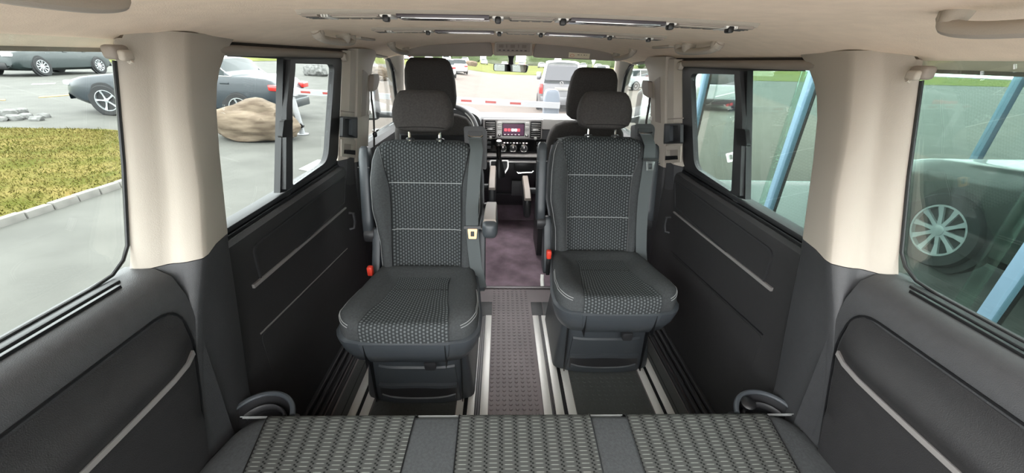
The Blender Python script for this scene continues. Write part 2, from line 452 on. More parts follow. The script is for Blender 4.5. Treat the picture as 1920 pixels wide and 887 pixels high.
    # the head of the pillar flares and follows the headliner
    last = psec(1.31)
    hd = [Vector((p.x, p.y, 1.287+(.016 if p.x < .74 else .0))) for p in last]
    up = struct('trim_%d' % (6 if sg < 0 else 7), B(MB().loft(secs+[hd])), 'beige', smooth=50)

    # rear side glass in its black edge
    wz = struct('window_%d' % (4 if sg < 0 else 5), B(MB().slab([(-.16, .866), (.70, .866), (.80, 1.285), (-.16, 1.285)], lambda p, d: Vector((glass_x(p[1])+.004-d, p[0], p[1])), .004)), 'window_glass' if sg < 0 else 'tinted_glass')
    B(MB().tube([Vector((glass_x(.866)-.004, -.16, .869)), Vector((glass_x(.866)-.004, .60, .869)), Vector((glass_x(.88)-.004, .645, .874)), Vector((glass_x(.89)-.003, .675, .89)), Vector((glass_x(.92)-.003, .692, .915)), Vector((glass_x(1.07)-.003, .732, 1.07)), Vector((glass_x(1.25)-.003, .770, 1.25))], .0035, 8)).build('glass_seal', 'black', wz)
# ------------------------------------------------------------------ windows, door trim, cab pillars
def atx(px, py, fn):
    """left-hand point that the photograph shows at px, py on the leaning side x = -fn(z), given as |x|, y, z"""
    x = fn(1.0)
    for _ in range(12):
        p = at(px, py, 'x', -x); x = fn(p.z)
    return Vector((-p.x, p.y, p.z))
gx = glass_x
def tx(z): return .768-.115*(z-.82)
def onx(fn, d=0): return lambda p, t: Vector((fn(p[1])-d-t, p[0], p[1]))
def P2(*pts, fn=gx): return [(lambda q: (q.y, q.z))(atx(a, b, fn)) for a, b in pts]

for sg, nm in ((-1, 'left'), (1, 'right')):
    def B(mb): return mb.mirror() if sg < 0 else mb
    gm = 'window_glass' if sg < 0 else 'tinted_glass'
    # --- sliding window: fixed rear pane, front sash, meeting post with latch
    wr = MB().box((.80, .90, .818), (.85, 1.76, .834), .003)
    wn = struct('window_%d' % (1 if sg < 0 else 2), B(wr), 'rubber')
    sash_o = rpoly(P2((527, 362), (632, 303), (640, 110), (532, 111), fn=lambda z: gx(z)-.018), [.01, .05, .03, .01], 6)
    sash_i = rpoly(P2((547, 348), (613, 302), (626, 121), (546, 119), fn=lambda z: gx(z)-.018), [.012, .05, .035, .012], 6)
    B(MB().ring(sash_o, sash_i, onx(gx), .022)).build('sash_frame', 'plastic_dark', wn)
    B(MB().slab(sash_i, onx(gx, .008), .003)).build('pane', gm, wn)
    bt = P2((532, 362), (537, 111), fn=lambda z: gx(z)-.01)
    fix = [(.86, .83), (bt[0][0]-.004, .83), (bt[1][0]-.004, 1.275), (.86, 1.275)]
    B(MB().slab(fix, onx(gx, -.006), .003)).build('pane', gm, wn)
    # meeting posts
    q = P2((524, 362), (538, 358), (543, 110), (530, 110), fn=lambda z: gx(z)-.03)
    B(MB().slab(q, onx(gx, .012), .02)).build('meeting_post', 'black', wn)
    q = P2((535, 355), (544, 352), (546, 205), (553, 128), (553, 113), (544, 112), (543, 128), (536, 205), fn=lambda z: gx(z)-.044)
    B(MB().slab(q, onx(gx, .030), .016)).build('grip_rail', 'plastic_dark', wn)
    q = rpoly(P2((527, 258), (543, 257), (548, 224), (531, 225), fn=lambda z: gx(z)-.055), .008)
    B(MB().slab(q, onx(gx, .044), .014)).build('latch', 'black', wn)
    hb = P2((427, 106), (560, 112), (638, 114), (665, 110), (665, 100), (560, 98), (427, 92))
    B(MB().slab(hb, onx(gx, -.002), .02)).build('top_seal', 'rubber', wn)
    # blind cassette above it
    pth = [Vector((.738, yy, 1.273-.006*(yy-1)/.9)) for yy in lin(.96, 1.90, 8)]
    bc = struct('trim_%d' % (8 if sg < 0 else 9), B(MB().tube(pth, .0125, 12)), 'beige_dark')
    B(MB().tube([p+Vector((.018, 0, .014)) for p in pth], .012, 8)).build('shadow_gap', 'black', bc)  # black tube stands in for the shadow gap over the cassette
    for yy in (1.80,):
        B(MB().lathe([(.014, -.012), (.017, -.004), (.017, .006), (.010, .012)], (.730, yy, 1.258), (1, 0, 0), 16)).build('blind_hook', 'beige', bc)

    # --- trim of the sliding door ahead of the window (beige above, dark below)
    def dsec(z):
        yb = lerp(z, [(.0, 1.60), (.60, 1.66), (.83, 1.70), (.88, 1.715), (1.23, 1.79), (1.30, 1.80)])
        ye = lerp(z, [(.0, 1.80), (.82, 1.84), (1.28, 1.915)])
        return [Vector((x, y_, z)) for x, y_ in ((gx(z)+.01, yb+.03), (gx(z)-.02, yb+.012), (tx(z)+.012, yb+.032), (tx(z), yb+.048), (tx(z)-.002, ye-.01), (tx(z)+.006, ye), (gx(z)+.01, ye))]
    up = struct('trim_%d' % (10 if sg < 0 else 11), B(MB().loft([dsec(z) for z in lin(.832, 1.285, 8)])), 'beige')
    dn = B(MB().loft([dsec(z) for z in lin(0, .830, 8)])); dn.build('lower_trim', 'plastic', WALL[sg])
    # seam, pull handle in its recess, lower switch
    fn2 = lambda z: tx(z)+.002
    q = P2((637, 209), (663, 212), (663, 210), (637, 207), fn=fn2)
    B(MB().slab(q, onx(fn2), .004)).build('trim_seam', 'beige_dark', up)
    q = rpoly(P2((636, 257), (665, 259), (665, 220), (637, 218), fn=fn2), .008)
    q2 = rpoly(P2((640, 254), (660, 256), (660, 224), (641, 222), fn=fn2), .008)
    h = thing('pull_handle', 'dark grey grab recess handle on the %s sliding door trim' % nm, 'handle', Vector((sg*.74, 1.75, .95)))
    B(MB().ring(q, q2, onx(fn2), .014)).build('handle_frame', 'plastic_dark', h)
    B(MB().slab(q2, onx(fn2), .004)).build('recess', 'black', h)
    q3 = rpoly(P2((652, 254), (660, 256), (660, 224), (653, 223), fn=fn2), .006)
    B(MB().slab(q3, onx(fn2), .020)).build('grip', 'seat_plastic', h)
    q = P2((638, 293), (664, 296), (664, 263), (638, 261), fn=fn2); q2 = P2((642, 288), (662, 290), (662, 271), (643, 269), fn=fn2)
    B(MB().ring(q, q2, onx(fn2), .006)).build('switch_bezel', 'beige', up)
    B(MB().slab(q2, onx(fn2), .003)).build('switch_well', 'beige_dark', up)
    q = P2((643, 288), (661, 290), (661, 282), (644, 281), fn=fn2)
    B(MB().slab(q, onx(fn2), .014)).build('door_switch', 'black', up)

    # --- pillar behind the front seats
    def bsec(z, up_):
        ya = lerp(z, [(0, 1.86), (.82, 1.845), (1.28, 1.918)]); yb = lerp(z, [(0, 2.18), (.82, 2.14), (1.10, 2.20), (1.22, 2.26), (1.29, 2.36)])
        x = tx(z)-.004
        return [Vector((a, b, z)) for a, b in ((.835, ya), (x+.02, ya), (x, ya+.012), (x-.006, ya+.05), (x+.002, (ya+yb)/2+.05), (x+.03, yb-.02), (x+.05, yb), (.835, yb))]
    bp = struct('trim_%d' % (12 if sg < 0 else 13), B(MB().loft([bsec(z, 1) for z in (.79, .82, .9, 1.0, 1.1, 1.16, 1.22, 1.26, 1.295)])), 'beige')
    B(MB().loft([bsec(z, 0) for z in lin(0, .788, 6)])).build('lower_trim', 'plastic', bp)
    fb = lambda z: tx(z)-.002
    q = rpoly(P2((673, 219), (682, 217), (686, 138), (677, 130), fn=fb), .006)
    B(MB().slab(q, onx(fb, .002), .008)).build('cover_strip', 'beige_dark', bp)
    # belt of the front seat: anchor loop, webbing, tongue
    bl = thing('cab_seat_belt', 'dark shoulder belt hanging from the %s pillar behind the front seats' % nm, 'seat belt', Vector((sg*.74, 2.15, 1.1)))
    fb2 = lambda z: tx(z)-.004
    q = rpoly(P2((691, 172), (700, 166), (704, 150), (702, 138), (693, 140), fn=fb2), .01)
    B(MB().slab(q, onx(fb2), .022)).build('belt_guide', 'beige_dark', bl)
    pts = P2((696, 165), (697, 185), (701, 215), (702, 240), (702, 275), fn=lambda z: .735)
    B(MB().loft([[Vector((.735, y_-.012, z)), Vector((.735, y_+.012, z)), Vector((.738, y_+.012, z)), Vector((.738, y_-.012, z))] for y_, z in pts])).build('webbing', 'cloth_dark', bl)
    y_, z_ = pts[3]
    B(MB().box((.722, y_-.02, z_-.02), (.742, y_+.035, z_-.008), .003)).build('tongue', 'chrome', bl)
    B(MB().box((.724, y_-.03, z_-.045), (.74, y_+.0, z_-.02), .003)).build('tongue_cover', 'black', bl)
    y_, z_ = P2((694, 211), fn=lambda z: .738)[0]
    B(MB().box((.736, y_-.012, z_-.010), (.75, y_+.012, z_+.010), .003)).build('belt_clip', 'white_plastic', bp)

    # --- cab door: lower panel, glass, black frame strip
    dpn = [(.93, 0), (.80, 0), (.785, .3), (.775, .6), (.78, .80), (.80, .825), (.85, .832), (.93, .66)]
    dr = struct('door_%d' % (1 if sg < 0 else 2), B(MB().loft([[Vector((x, yy, z)) for x, z in dpn] for yy in (2.10, 2.6, 3.45)])), 'plastic_soft', smooth=30)
    gl = [(2.10, .83), (3.25, .83), (2.98, 1.0), (2.55, 1.28), (2.2, 1.28)]
    B(MB().slab(gl, lambda p, d: Vector((.832-(p[1]-.83)*.13-d, p[0], p[1])), .003)).build('pane', gm, dr)
    fr = [(2.36, 1.285), (2.50, 1.262), (2.585, 1.24), (2.66, 1.18), (2.715, 1.091), (2.776, .984), (2.79, .84)]
    B(MB().tube([Vector((.80-(z-.83)*.13, y_, z)) for y_, z in bez([(a, b, 0) for a, b in fr], 5) for _ in [0]] if False else [Vector((.80-(z-.83)*.13, y_, z)) for y_, z in fr], .012, 8)).build('window_frame', 'black', dr)

    # --- windscreen pillar
    ap = [(.670, 2.40, 1.330), (.702, 2.57, 1.269), (.744, 2.725, 1.19), (.805, 2.935, 1.078), (.878, 3.19, .942), (.93, 3.4, .82)]
    A = MB(); secs = []
    for i, (x, yy, z) in enumerate(ap):
        secs.append([Vector((x+.065-.035*(yy-2.4), yy-.045, z)), Vector((x-.012, yy-.04, z-.012)), Vector((x-.045, yy+.005, z-.002)), Vector((x-.040, yy+.05, z+.02)), Vector((x+.065-.035*(yy-2.4), yy+.05, z+.03))])
    ao = struct('trim_%d' % (14 if sg < 0 else 15), B(A.loft(secs)), 'beige', smooth=60)
    # wing mirror outside
    wm = thing('wing_mirror', 'dark wing mirror outside the %s cab door window' % nm, 'mirror', Vector((sg*1.02, 2.85, .86)))
    B(MB().box((.93, 2.83, .84), (1.13, 2.93, 1.10), .05, 4)).build('housing', 'plastic_dark', wm)
    B(MB().box((.945, 2.822, .86), (1.115, 2.832, 1.085), .004)).build('mirror_glass', 'chrome', wm)
    B(MB().box((.80, 2.86, .86), (.95, 2.92, .90), .01)).build('arm', 'plastic_dark', wm)

# windscreen
ws = MB().slab([(-.70, 0), (.70, 0), (.92, 1), (-.92, 1)], lambda p, d: Vector((p[0], 2.47+p[1]*.95, 1.325-p[1]*.50-d)), .005)
wsc = struct('window_3', ws, 'screen_glass')
MB().loft([[Vector((x, yy, z)) for yy, z in ((2.43, ceil_z(x, 2.44)-.004), (2.46, lerp(abs(x), [(0, 1.292), (.6, 1.276), (.74, 1.262)])), (2.52, lerp(abs(x), [(0, 1.300), (.6, 1.280), (.74, 1.265)])), (2.52, 1.42), (2.43, 1.42))] for x in lin(-.74, .74, 25)]).build('header_rail', 'liner', wsc, smooth=60)
MB().box((-.86, 3.40, -.1), (.86, 3.62, .80), .05).build('scuttle', 'black', wsc)

# ------------------------------------------------------------------ dashboard
D0 = 2.88
dash = thing('dashboard', 'dark dashboard with silver vent surrounds and centre screen', 'dashboard', (0.02, 3.1, 0))
prof = [(3.45, .80), (3.40, .845), (3.20, .872), (2.97, .878), (2.905, .872), (2.885, .86), (2.895, .73), (2.93, .60), (3.0, .45), (3.05, .25), (3.45, .25)]
MB().loft([[Vector((x, a, b)) for a, b in prof] for x in (-.80, -.3, .3, .80)]).build('dash_body', 'plastic', dash, smooth=30)
MB().prism(rpoly([(.25, .80), (.76, .80), (.76, .872), (.25, .872)], .01), 'y', 2.872, 2.89).build('dash_inlay', 'silver', dash)
MB().prism(rpoly([(.25, .725), (.76, .725), (.76, .795), (.25, .795)], .01), 'y', 2.874, 2.90).build('glove_lid', 'plastic', dash)
# instrument hood
hd = MB(); secs = []
for yy, s in ((2.74, 1), (2.85, 1.03), (3.0, 1.0), (3.2, .7)):
    secs.append([Vector((-.40+.20*s*math.cos(t), yy, .84+.105*s*math.sin(t)**.7)) for t in lin(0.001, math.pi-.001, 17)]+[Vector((-.40-.17*s, yy, .80)), Vector((-.40+.17*s, yy, .80))])
hd.loft(secs).build('instrument_hood', 'plastic_dark', dash)
# centre: silver frame with two vents and the screen unit
fr_o = rpoly([(-.188, .725), (.248, .728), (.25, .870), (-.188, .866)], .012)
MB().prism(fr_o, 'y', 2.862, 2.90).build('centre_frame', 'accent', dash)
for x0, x1 in ((-.170, -.098), (.165, .237)):
    vt = MB().box((x0-.004, 2.855, .732), (x1+.004, 2.872, .858), .006).build('air_vent', 'black', dash)
    for k in range(7):
        MB().box((x0+.003, 2.847, .746+.0155*k), (x1-.003, 2.858, .7505+.0155*k), .001, mtx=None).build('vent_slat', 'accent', vt)
    MB().box((x0+.012, 2.838, .79), (x1-.016, 2.85, .804), .004).build('vent_tab', 'silver', vt)
    MB().lathe([(.012, 0), (.012, .01), (.009, .012)], ((x0+x1)/2, 2.853, .736), (0, -1, 0), 14).build('vent_wheel', 'silver', vt)
un = MB().prism(rpoly([(-.085, .735), (.155, .738), (.155, .858), (-.085, .856)], .012), 'y', 2.850, 2.87).build('screen_unit', 'silver', dash)
MB().prism(rpoly([(-.048, .750), (.118, .752), (.118, .845), (-.048, .843)], .006), 'y', 2.846, 2.86).build('screen_bezel', 'gloss_black', un)
mat('screen', (34, 22, 34), .2, emit=((88, 58, 78), .9))
mat('icon_red', (220, 60, 70), .3, emit=((235, 80, 92), 1.4))
mat('icon_white', (220, 220, 220), .3, emit=((235, 215, 215), 1.4))
mat('icon_amber', (230, 110, 40), .3, emit=((255, 120, 40), 1.2))
MB().box((-.042, 2.8445, .756), (.113, 2.848, .838)).build('display', 'screen', un)
for k, (xx, m_) in enumerate(((-.022, 'icon_red'), (.004, 'icon_red'), (.030, 'icon_white'), (.052, 'icon_white'), (.074, 'icon_red'))):
    MB().prism(rpoly([(xx-.010, .785), (xx+.010, .785), (xx+.010, .805), (xx-.010, .805)], .004), 'y', 2.8435, 2.8447).build('icon', m_, un)
for k in range(5):
    MB().box((-.032+.026*k, 2.8437, .760), (-.022+.026*k, 2.8447, .764)).build('menu_mark', 'icon_white', un)
for xx in (-.066, .136):
    for k in range(4):
        MB().box((xx-.014, 2.846, .798+.014*k), (xx+.014, 2.852, .807+.014*k), .002).build('button', 'white_plastic' if k % 2 else 'silver', un)
    MB().lathe([(.013, 0), (.012, .014), (.009, .016)], (xx, 2.850, .757), (0, -1, 0), 18).build('screen_knob', 'chrome', un)
# climate panel
cpn = MB().prism(rpoly([(-.20, .630), (.29, .636), (.29, .716), (-.20, .712)], .008), 'y', 2.872, 2.93).build('climate_panel', 'gloss_black', dash)
for k, xx in enumerate((-.040, .037, .119)):
    kn = MB().lathe([(.029, 0), (.029, .008), (.022, .010), (.022, .006)], (xx, 2.872, .656), (0, -1, 0), 24).build('knob_ring', 'chrome', cpn)
    MB().lathe([(.021, 0), (.020, .018), (.016, .021)], (xx, 2.872, .656), (0, -1, 0), 20).build('knob', 'plastic_dark', cpn)
    MB().box((xx-.0015, 2.849, .660), (xx+.0015, 2.8515, .674)).build('knob_mark', 'icon_white', cpn)
for k in range(9):
    MB().box((-.06+.024*k, 2.868, .692), (-.047+.024*k, 2.873, .699), .001).build('button_mark', 'icon_white' if k % 3 else 'silver', cpn)
for xx, zz in ((-.175, .695), (-.175, .66), (.235, .695), (.235, .66)):
    MB().box((xx-.022, 2.866, zz-.013), (xx+.045, 2.874, zz+.012), .003).build('switch', 'plastic_dark', cpn)
MB().box((-.183, 2.864, .652), (-.168, 2.867, .660)).build('warning_light', 'icon_amber', cpn)
# ledge and lower console
MB().loft([[Vector((x, a, b)) for a, b in ((2.86, .612), (2.84, .60), (2.845, .588), (2.95, .588), (2.95, .625))] for x in (-.24, .30)]).build('console_ledge', 'accent', dash)
con = MB().loft([[Vector((x*s, a, b)) for a, b, s in ((2.80, .575, 1), (2.79, .50, 1), (2.82, .44, .97), (2.87, .30, .9), (2.92, .20, .86), (2.96, .165, .8), (3.2, .165, .8), (3.2, .59, 1))] for x in (-.20, -.18, .20, .22)]).build('lower_console', 'plastic_dark', dash)
MB().box((.045, 2.783, .505), (.20, 2.80, .572), .006).build('storage_tray', 'black', con)
MB().tube([Vector((.066, 2.776, .497)), Vector((.075, 2.766, .492)), Vector((.18, 2.766, .497)), Vector((.19, 2.776, .505))], .006, 8).build('tray_handle', 'chrome', con)
MB().box((-.19, 2.78, .566), (.21, 2.80, .576), .003).build('chrome_edge', 'silver', con)
MB().box((.03, 2.80, .30), (.16, 2.828, .42), .004).build('console_door', 'plastic', con)
MB().box((-.15, 2.85, .295), (.17, 2.872, .300), .001).build('console_seam', 'black', con)
# gear lever
gl_ = thing('gear_lever', 'gear lever with silver topped knob and dark leather boot', 'gear lever', (-.07, 2.74, .50))
MB().lathe([(.048, -.03), (.045, 0), (.034, .04), (.024, .075), (.019, .10)], (-.068, 2.745, .505), (0, -.12, 1), 18).build('boot', 'black', gl_)
MB().lathe([(.016, 0), (.017, .03), (.020, .07), (.022, .10), (.021, .11)], (-.070, 2.735, .60), (0, -.1, 1), 16).build('knob', 'gloss_black', gl_)
MB().lathe([(.023, 0), (.025, .015), (.022, .032), (.012, .040)], (-.070, 2.724, .708), (0, -.1, 1), 16).build('knob_cap', 'chrome', gl_)
sur_o = rpoly([(-.138, .585), (.004, .588), (.004, .53), (-.03, .478), (-.10, .476), (-.138, .53)], .012)
sur_i = rpoly([(-.128, .578), (-.006, .580), (-.006, .535), (-.036, .487), (-.095, .485), (-.128, .535)], .010)
MB().ring(sur_o, sur_i, lambda p, d: Vector((p[0], 2.783-(.588-p[1])*.25-d, p[1])), .008).build('surround', 'silver', gl_)
MB().slab(sur_i, lambda p, d: Vector((p[0], 2.787-(.588-p[1])*.25-d, p[1])), .005).build('gaiter_plate', 'plastic_dark', gl_)
# steering wheel
sw = thing('steering_wheel', 'dark leather steering wheel behind the driver seat headrest', 'steering wheel', (-.405, 2.56, .82))
C = Vector((-.405, 2.56, .82)); ax = Vector((0, -.82, .57)).normalized(); u = Vector((1, 0, 0)); v = ax.cross(u)
MB().tube([C+(u*math.cos(t)+v*math.sin(t))*.188 for t in lin(0, 2*math.pi, 49)], .016, 10).build('rim', 'plastic_dark', sw)
MB().tube([C+(u*math.cos(t)+v*math.sin(t))*.176-ax*-.004 for t in lin(-.5, .9, 20)], .006, 8).build('rim_inlay', 'silver', sw)
MB().lathe([(.07, -.02), (.075, 0), (.06, .025), (.03, .03)], C, ax, 20).build('hub', 'plastic_dark', sw)
for t in (0, math.pi, 1.5*math.pi if v.z > 0 else .5*math.pi):
    d = u*math.cos(t)+v*math.sin(t)
    MB().tube([C+d*.06, C+d*.12, C+d*.18], [.022, .016, .013], 8, flat=.6).build('spoke', 'accent', sw)
MB().tube([C-ax*.02, C-ax*.30], .035, 10).build('column', 'plastic_dark', sw)
# ------------------------------------------------------------------ seats
def seat_back(hwt, y0, z0, tilt, H, bolster, thick, n=12, face=-1):
    """functions of a backrest whose front looks towards -y (face -1) or +y (face 1)"""
    ca, sa = math.cos(math.radians(tilt)), math.sin(math.radians(tilt))
    def P(x, v, d):      # d: towards the sitter
        return Vector((x, (y0+v*sa*1-d*ca) if face < 0 else -(y0+v*sa-d*ca), z0+v*ca+d*sa))
    return P
def smooth01(t): t = max(0, min(1, t)); return t*t*(3-2*t)

def make_captain():
    """swivelling single seat, front towards -y, origin on the floor under the front of its pedestal"""
    root = thing('captain_seat', 'rear-facing grey cloth captain seat', 'seat', (0, 0, 0))
    R = root
    # --- pedestal with drawer
    def ped(z, g=0):
        hw = lerp(z, [(0, .218), (.06, .214), (.275, .186)])+g; yf = lerp(z, [(0, .0), (.03, -.006), (.275, .006)])-g; yb = .40
        return [Vector((x, y_, z)) for x, y_ in rpoly([(-hw, yf+.025), (-hw*.5, yf), (hw*.5, yf), (hw, yf+.025), (hw, yb), (-hw, yb)], [.03, .02, .02, .03, .03, .03], 4)]
    pd = MB().loft([ped(z) for z in (0.0078, .02, .06, .15, .24, .285)]).build('pedestal', 'seat_plastic', R, local=True)
    for sx_ in (-1, 1):
        MB().box((sx_*.172-.0015, -.0065, .012), (sx_*.172+.0015, .02, .262), 0).build('pedestal_seam', 'black', pd, local=True)
    def yfront(x, z): return lerp(z, [(0, .0), (.03, -.006), (.275, .006)])+.025*max(0, (abs(x)-.1)/.11)-.002
    dr = MB().loft([[Vector((x, yfront(x, z)-e, z)) for x in lin(-.165+z*.1, .165-z*.1, 9)]+[Vector((x, yfront(x, z)+.02, z)) for x in lin(.165-z*.1, -.165+z*.1, 9)] for z, e in ((.006, 0), (.010, .006), (.188, .006), (.194, 0))]).build('drawer', 'seat_plastic', R, local=True)
    hw = [Vector((x, yfront(x, .06)-.008, .103-.022*(x/.145)**2*-.3-.006)) for x in lin(-.148, .148, 11)]
    gr = MB().loft([[Vector((x, yfront(x, .07)-.0065, z)) for x in lin(-.150, .150, 9)]+[Vector((x, yfront(x, .07)+.0, z)) for x in lin(.150, -.150, 9)] for z in (.030, .100)]).build('drawer_recess', 'plastic_dark', dr, local=True)
    def arcz(x, k): return k*(1-(x/.15)**2)
    MB().loft([[Vector((x, yfront(x, .07)-a, zz+arcz(x, .010))) for a, zz in ((.0, .108), (.013, .104), (.014, .092), (.0, .088))] for x in lin(-.152, .152, 11)]).build('drawer_lip', 'seat_plastic', dr, local=True)
    MB().loft([[Vector((x, yfront(x, .05)-a, zz-arcz(x, .012))) for a, zz in ((.0, .060), (.010, .052), (.012, .034), (.0, .030))] for x in lin(-.145, .145, 11)]).build('drawer_lower_lip', 'seat_plastic', dr, local=True)
    MB().loft([[Vector((x, yfront(x, .26)-a, zz-arcz(x, .004))) for a, zz in ((-.002, .262), (.008, .258), (.008, .250), (-.002, .244))] for x in lin(-.145, .105, 9)]).build('top_ridge', 'plastic', pd, local=True)
    MB().prism(rpoly([(.045, .225), (.085, .225), (.088, .262), (.042, .262)], .010), 'y', -.055, -.02, .004).build('release_lever', 'plastic_dark', R, local=True)
    # --- skirt under the cushion
    def outl(y_): return interp(y_, [(-.105, .14), (-.095, .19), (-.07, .222), (-.03, .238), (.05, .240), (.2, .226), (.34, .208), (.40, .20)])
    ys_ = [-.108, -.104, -.095, -.08, -.06, -.03, 0, .05, .1, .15, .2, .25, .3, .36]
    def loop(sc, z, dy=0):
        L_ = [(-outl(y_)*sc, y_) for y_ in ys_[::-1]]+[(outl(y_)*sc, y_) for y_ in ys_]
        return [Vector((x, y_+dy+(.0 if y_ > 0 else 0), z)) for x, y_ in L_]
    MB().loft([loop(.80, .272, .06), loop(.93, .300, .02), loop(1.01, .345, .0), loop(1.05, .385, -.008), loop(1.055, .402, -.010), loop(1.02, .408, -.004)]).build('skirt', 'seat_plastic', R, local=True)
    for sx_ in (-1, 1):
        MB().box((sx_*.135-.001, -.118, .30), (sx_*.135+.001, -.05, .40)).build('skirt_seam', 'black', R, local=True)
    # --- cushion
    def top(x, y_):
        t = (y_+.1)/.44
        z = .470-.050*t+.010*math.sin(min(1, max(0, t))*math.pi)*-1
        b = smooth01((abs(x)-.115)/.06)*.026*smooth01((y_+.12)/.12)
        return z+b*(1 if t < .8 else .9)
    rings = []
    base = [(-outl(y_), y_) for y_ in ys_[::-1]]+[(outl(y_), y_) for y_ in ys_]
    for s_ in (.02, .2, .4, .55, .65, .75, .84, .91):
        rings.append([Vector((x*s_, .13+(y_-.13)*s_, top(x*s_, .13+(y_-.13)*s_))) for x, y_ in base])
    for s_, d in ((.955, .006), (.985, .018), (1.0, .036), (1.004, .055), (1.0, .085)):
        rings.append([Vector((x*s_, .13+(y_-.13)*s_, max(.395, top(x*.92, .13+(y_-.13)*.92)-d))) for x, y_ in base])
    cu = MB().loft(rings[::-1]).build('cushion', 'cloth', R, local=True, smooth=80)
    # patterned middle of the cushion, running down over the front
    def ins_hw(y_): return interp(y_, [(-.12, .150), (-.03, .140), (.1, .120), (.22, .105), (.36, .118)])
    yf0 = .13+(-.108-.13)*.91
    def insert(u, s):     # s from rear (.36) forwards, past yf0 it turns down
        x = u
        if s <= .33-yf0:
            y_ = .33-s; xx = u*ins_hw(y_); return Vector((xx, y_, top(xx, y_)+.003))
        e = s-(.33-yf0); xx = u*ins_hw(-.1); k = min(1, e/.055)
        a = k*math.pi/2
        y_ = yf0-.0275*math.sin(a); z = top(xx, yf0)+.003-.030*(1-math.cos(a))
        if e > .055: z -= (e-.055)
        return Vector((xx, y_+.006*(xx/.15)**4*min(1, e/.03), z))
    L_ = .33-yf0+.055+.042
    MB().grid(insert, lin(-1, 1, 25), lin(0, L_, 50), uv=lambda u, s: (u*.135, s)).build('seat_insert', 'seat_weave', cu, local=True, smooth=80)
    # stitching round the front of the cushion
    for dz, sc in ((.014, .978), (.022, .990)):
        for sg_ in (-1, 1):
            pts = [Vector((sg_*x*sc, .13+(y_-.13)*sc, top(x*.92, .13+(y_-.13)*.92)-dz+.002)) for x, y_ in [(outl(q), q) for q in ys_] if abs(x) > .145 and y_ < .2]
            pts = bez(pts, 4)
            MB().tube(pts, .0014, 5).build('stitching', 'stitch', cu, local=True)
    sm = [insert(u, .33-.165)+Vector((0, 0, .0008)) for u in lin(-1, 1, 15)]
    MB().tube(sm, .0013, 5).build('seam', 'black', cu, local=True)
    # --- backrest
    T = math.radians(14); ca, sa = math.cos(T), math.sin(T); by, bz = .345, .385
    def Bp(x, v, d): return Vector((x, by+v*sa-d*ca, bz+v*ca+d*sa))
    def bhw(v): return interp(v, [(-.03, .175), (0, .190), (.05, .205), (.15, .208), (.22, .222), (.30, .238), (.42, .238), (.50, .230), (.55, .216), (.58, .19), (.592, .15)])
    def fd(x, v):
        hw_ = bhw(v); t = abs(x)/hw_
        b = .042*smooth01((t-.52)/.30)*lerp(v, [(-.03, .7), (.1, 1), (.42, 1), (.55, .25), (.6, 0)])
        e = .05*max(0, (t-.86)/.14)**2.0
        return b-e-.045*max(0, (v-.55)/.042)**2-.012*math.sin(max(0, min(1, v/.5))*math.pi)
    secs = []
    for v in [-.03, -.02, 0, .04, .08, .12, .16, .2, .24, .28, .32, .36, .4, .44, .47, .5, .52, .54, .555, .57, .58, .588, .592]:
        hw_ = bhw(v)
        xs = [hw_*math.sin(t) for t in lin(-math.pi/2, math.pi/2, 41)]
        back = -.10+.035*max(0, (v-.54)/.05)**2
        sec = [Bp(x, v, fd(x, v)) for x in xs]+[Bp(x*.97, v, back*(1-.25*(x/hw_)**4)) for x in xs[::-1]]
        secs.append(sec)
    bk = MB().loft(secs).build('backrest', 'cloth', R, local=True, smooth=80)
    def bins(v): return lerp(v, [(-.03, .146), (.38, .150), (.41, .152), (.57, .188), (.585, .19)])
    def bfun(u, v): x = u*bins(v); return Bp(x, v, fd(x, v)+.003)
    vv = [-.01]+lin(.0, .56, 57)+[.57, .578, .585]
    MB().grid(bfun, lin(-1, 1, 29), vv, uv=lambda u, v: (u*bins(v), v)).build('back_insert', 'seat_weave', bk, local=True, smooth=80)
    for v in (.213, .413):
        MB().tube([bfun(u, v)+Vector((0, -.0008, 0)) for u in lin(-1, 1, 17)], .0017, 5).build('seam', 'stitch', bk, local=True)
    for s_ in (-1, 1):
        MB().tube([bfun(s_*1.0, v)+Vector((0, -.0005, 0)) for v in lin(0, .575, 30)], .0018, 5).build('seam', 'black', bk, local=True)
        MB().tube([Bp(s_*bhw(v)*.955, v, fd(bhw(v)*.955, v)+.001) for v in lin(.0, .56, 40)], .0013, 5).build('piping', 'stitch', bk, local=True)
    MB().box((.148, by-.012, .41), (.153, by+.01, .44)).build('cloth_tag', 'black', bk, local=True)
    # plastic back shell and its side edge
    secs = []
    for v in (.0, .05, .15, .3, .45, .55):
        hw_ = bhw(v)+.006
        secs.append([Bp(x, v, d) for x, d in ((-hw_, -.055), (-hw_, -.08), (-hw_*.9, -.118), (hw_*.9, -.118), (hw_, -.08), (hw_, -.055))])
    MB().loft(secs).build('back_shell', 'seat_plastic', R, local=True, smooth=60)
    # --- headrest with two chrome rods
    Hh = [(.620, .060, .034), (.624, .085, .044), (.635, .110, .050), (.66, .121, .054), (.70, .122, .055), (.735, .114, .052), (.76, .103, .046), (.775, .090, .036), (.780, .07, .02)]
    def hsec(v, hw_, th):
        P = []
        for t in [2*math.pi*k/32 for k in range(32)]:
            c, s = math.cos(t), math.sin(t)
            P.append(Bp(hw_*math.copysign(abs(c)**.5, c), v, .012+th*math.copysign(abs(s)**.6, s)))
        return P
    hr = MB().loft([hsec(*h) for h in Hh]).build('headrest', 'cloth_dark', R, local=True, smooth=80)
    for x in (-.062, .062):
        MB().tube([Bp(x, .585, -.005), Bp(x, .64, -.005)], .0065, 10).build('headrest_rod', 'chrome', hr, local=True)
        MB().lathe([(.018, 0), (.018, .006), (.012, .010)], Bp(x, .588, -.008), (0, sa, ca), 14).build('rod_sleeve', 'black', hr, local=True)
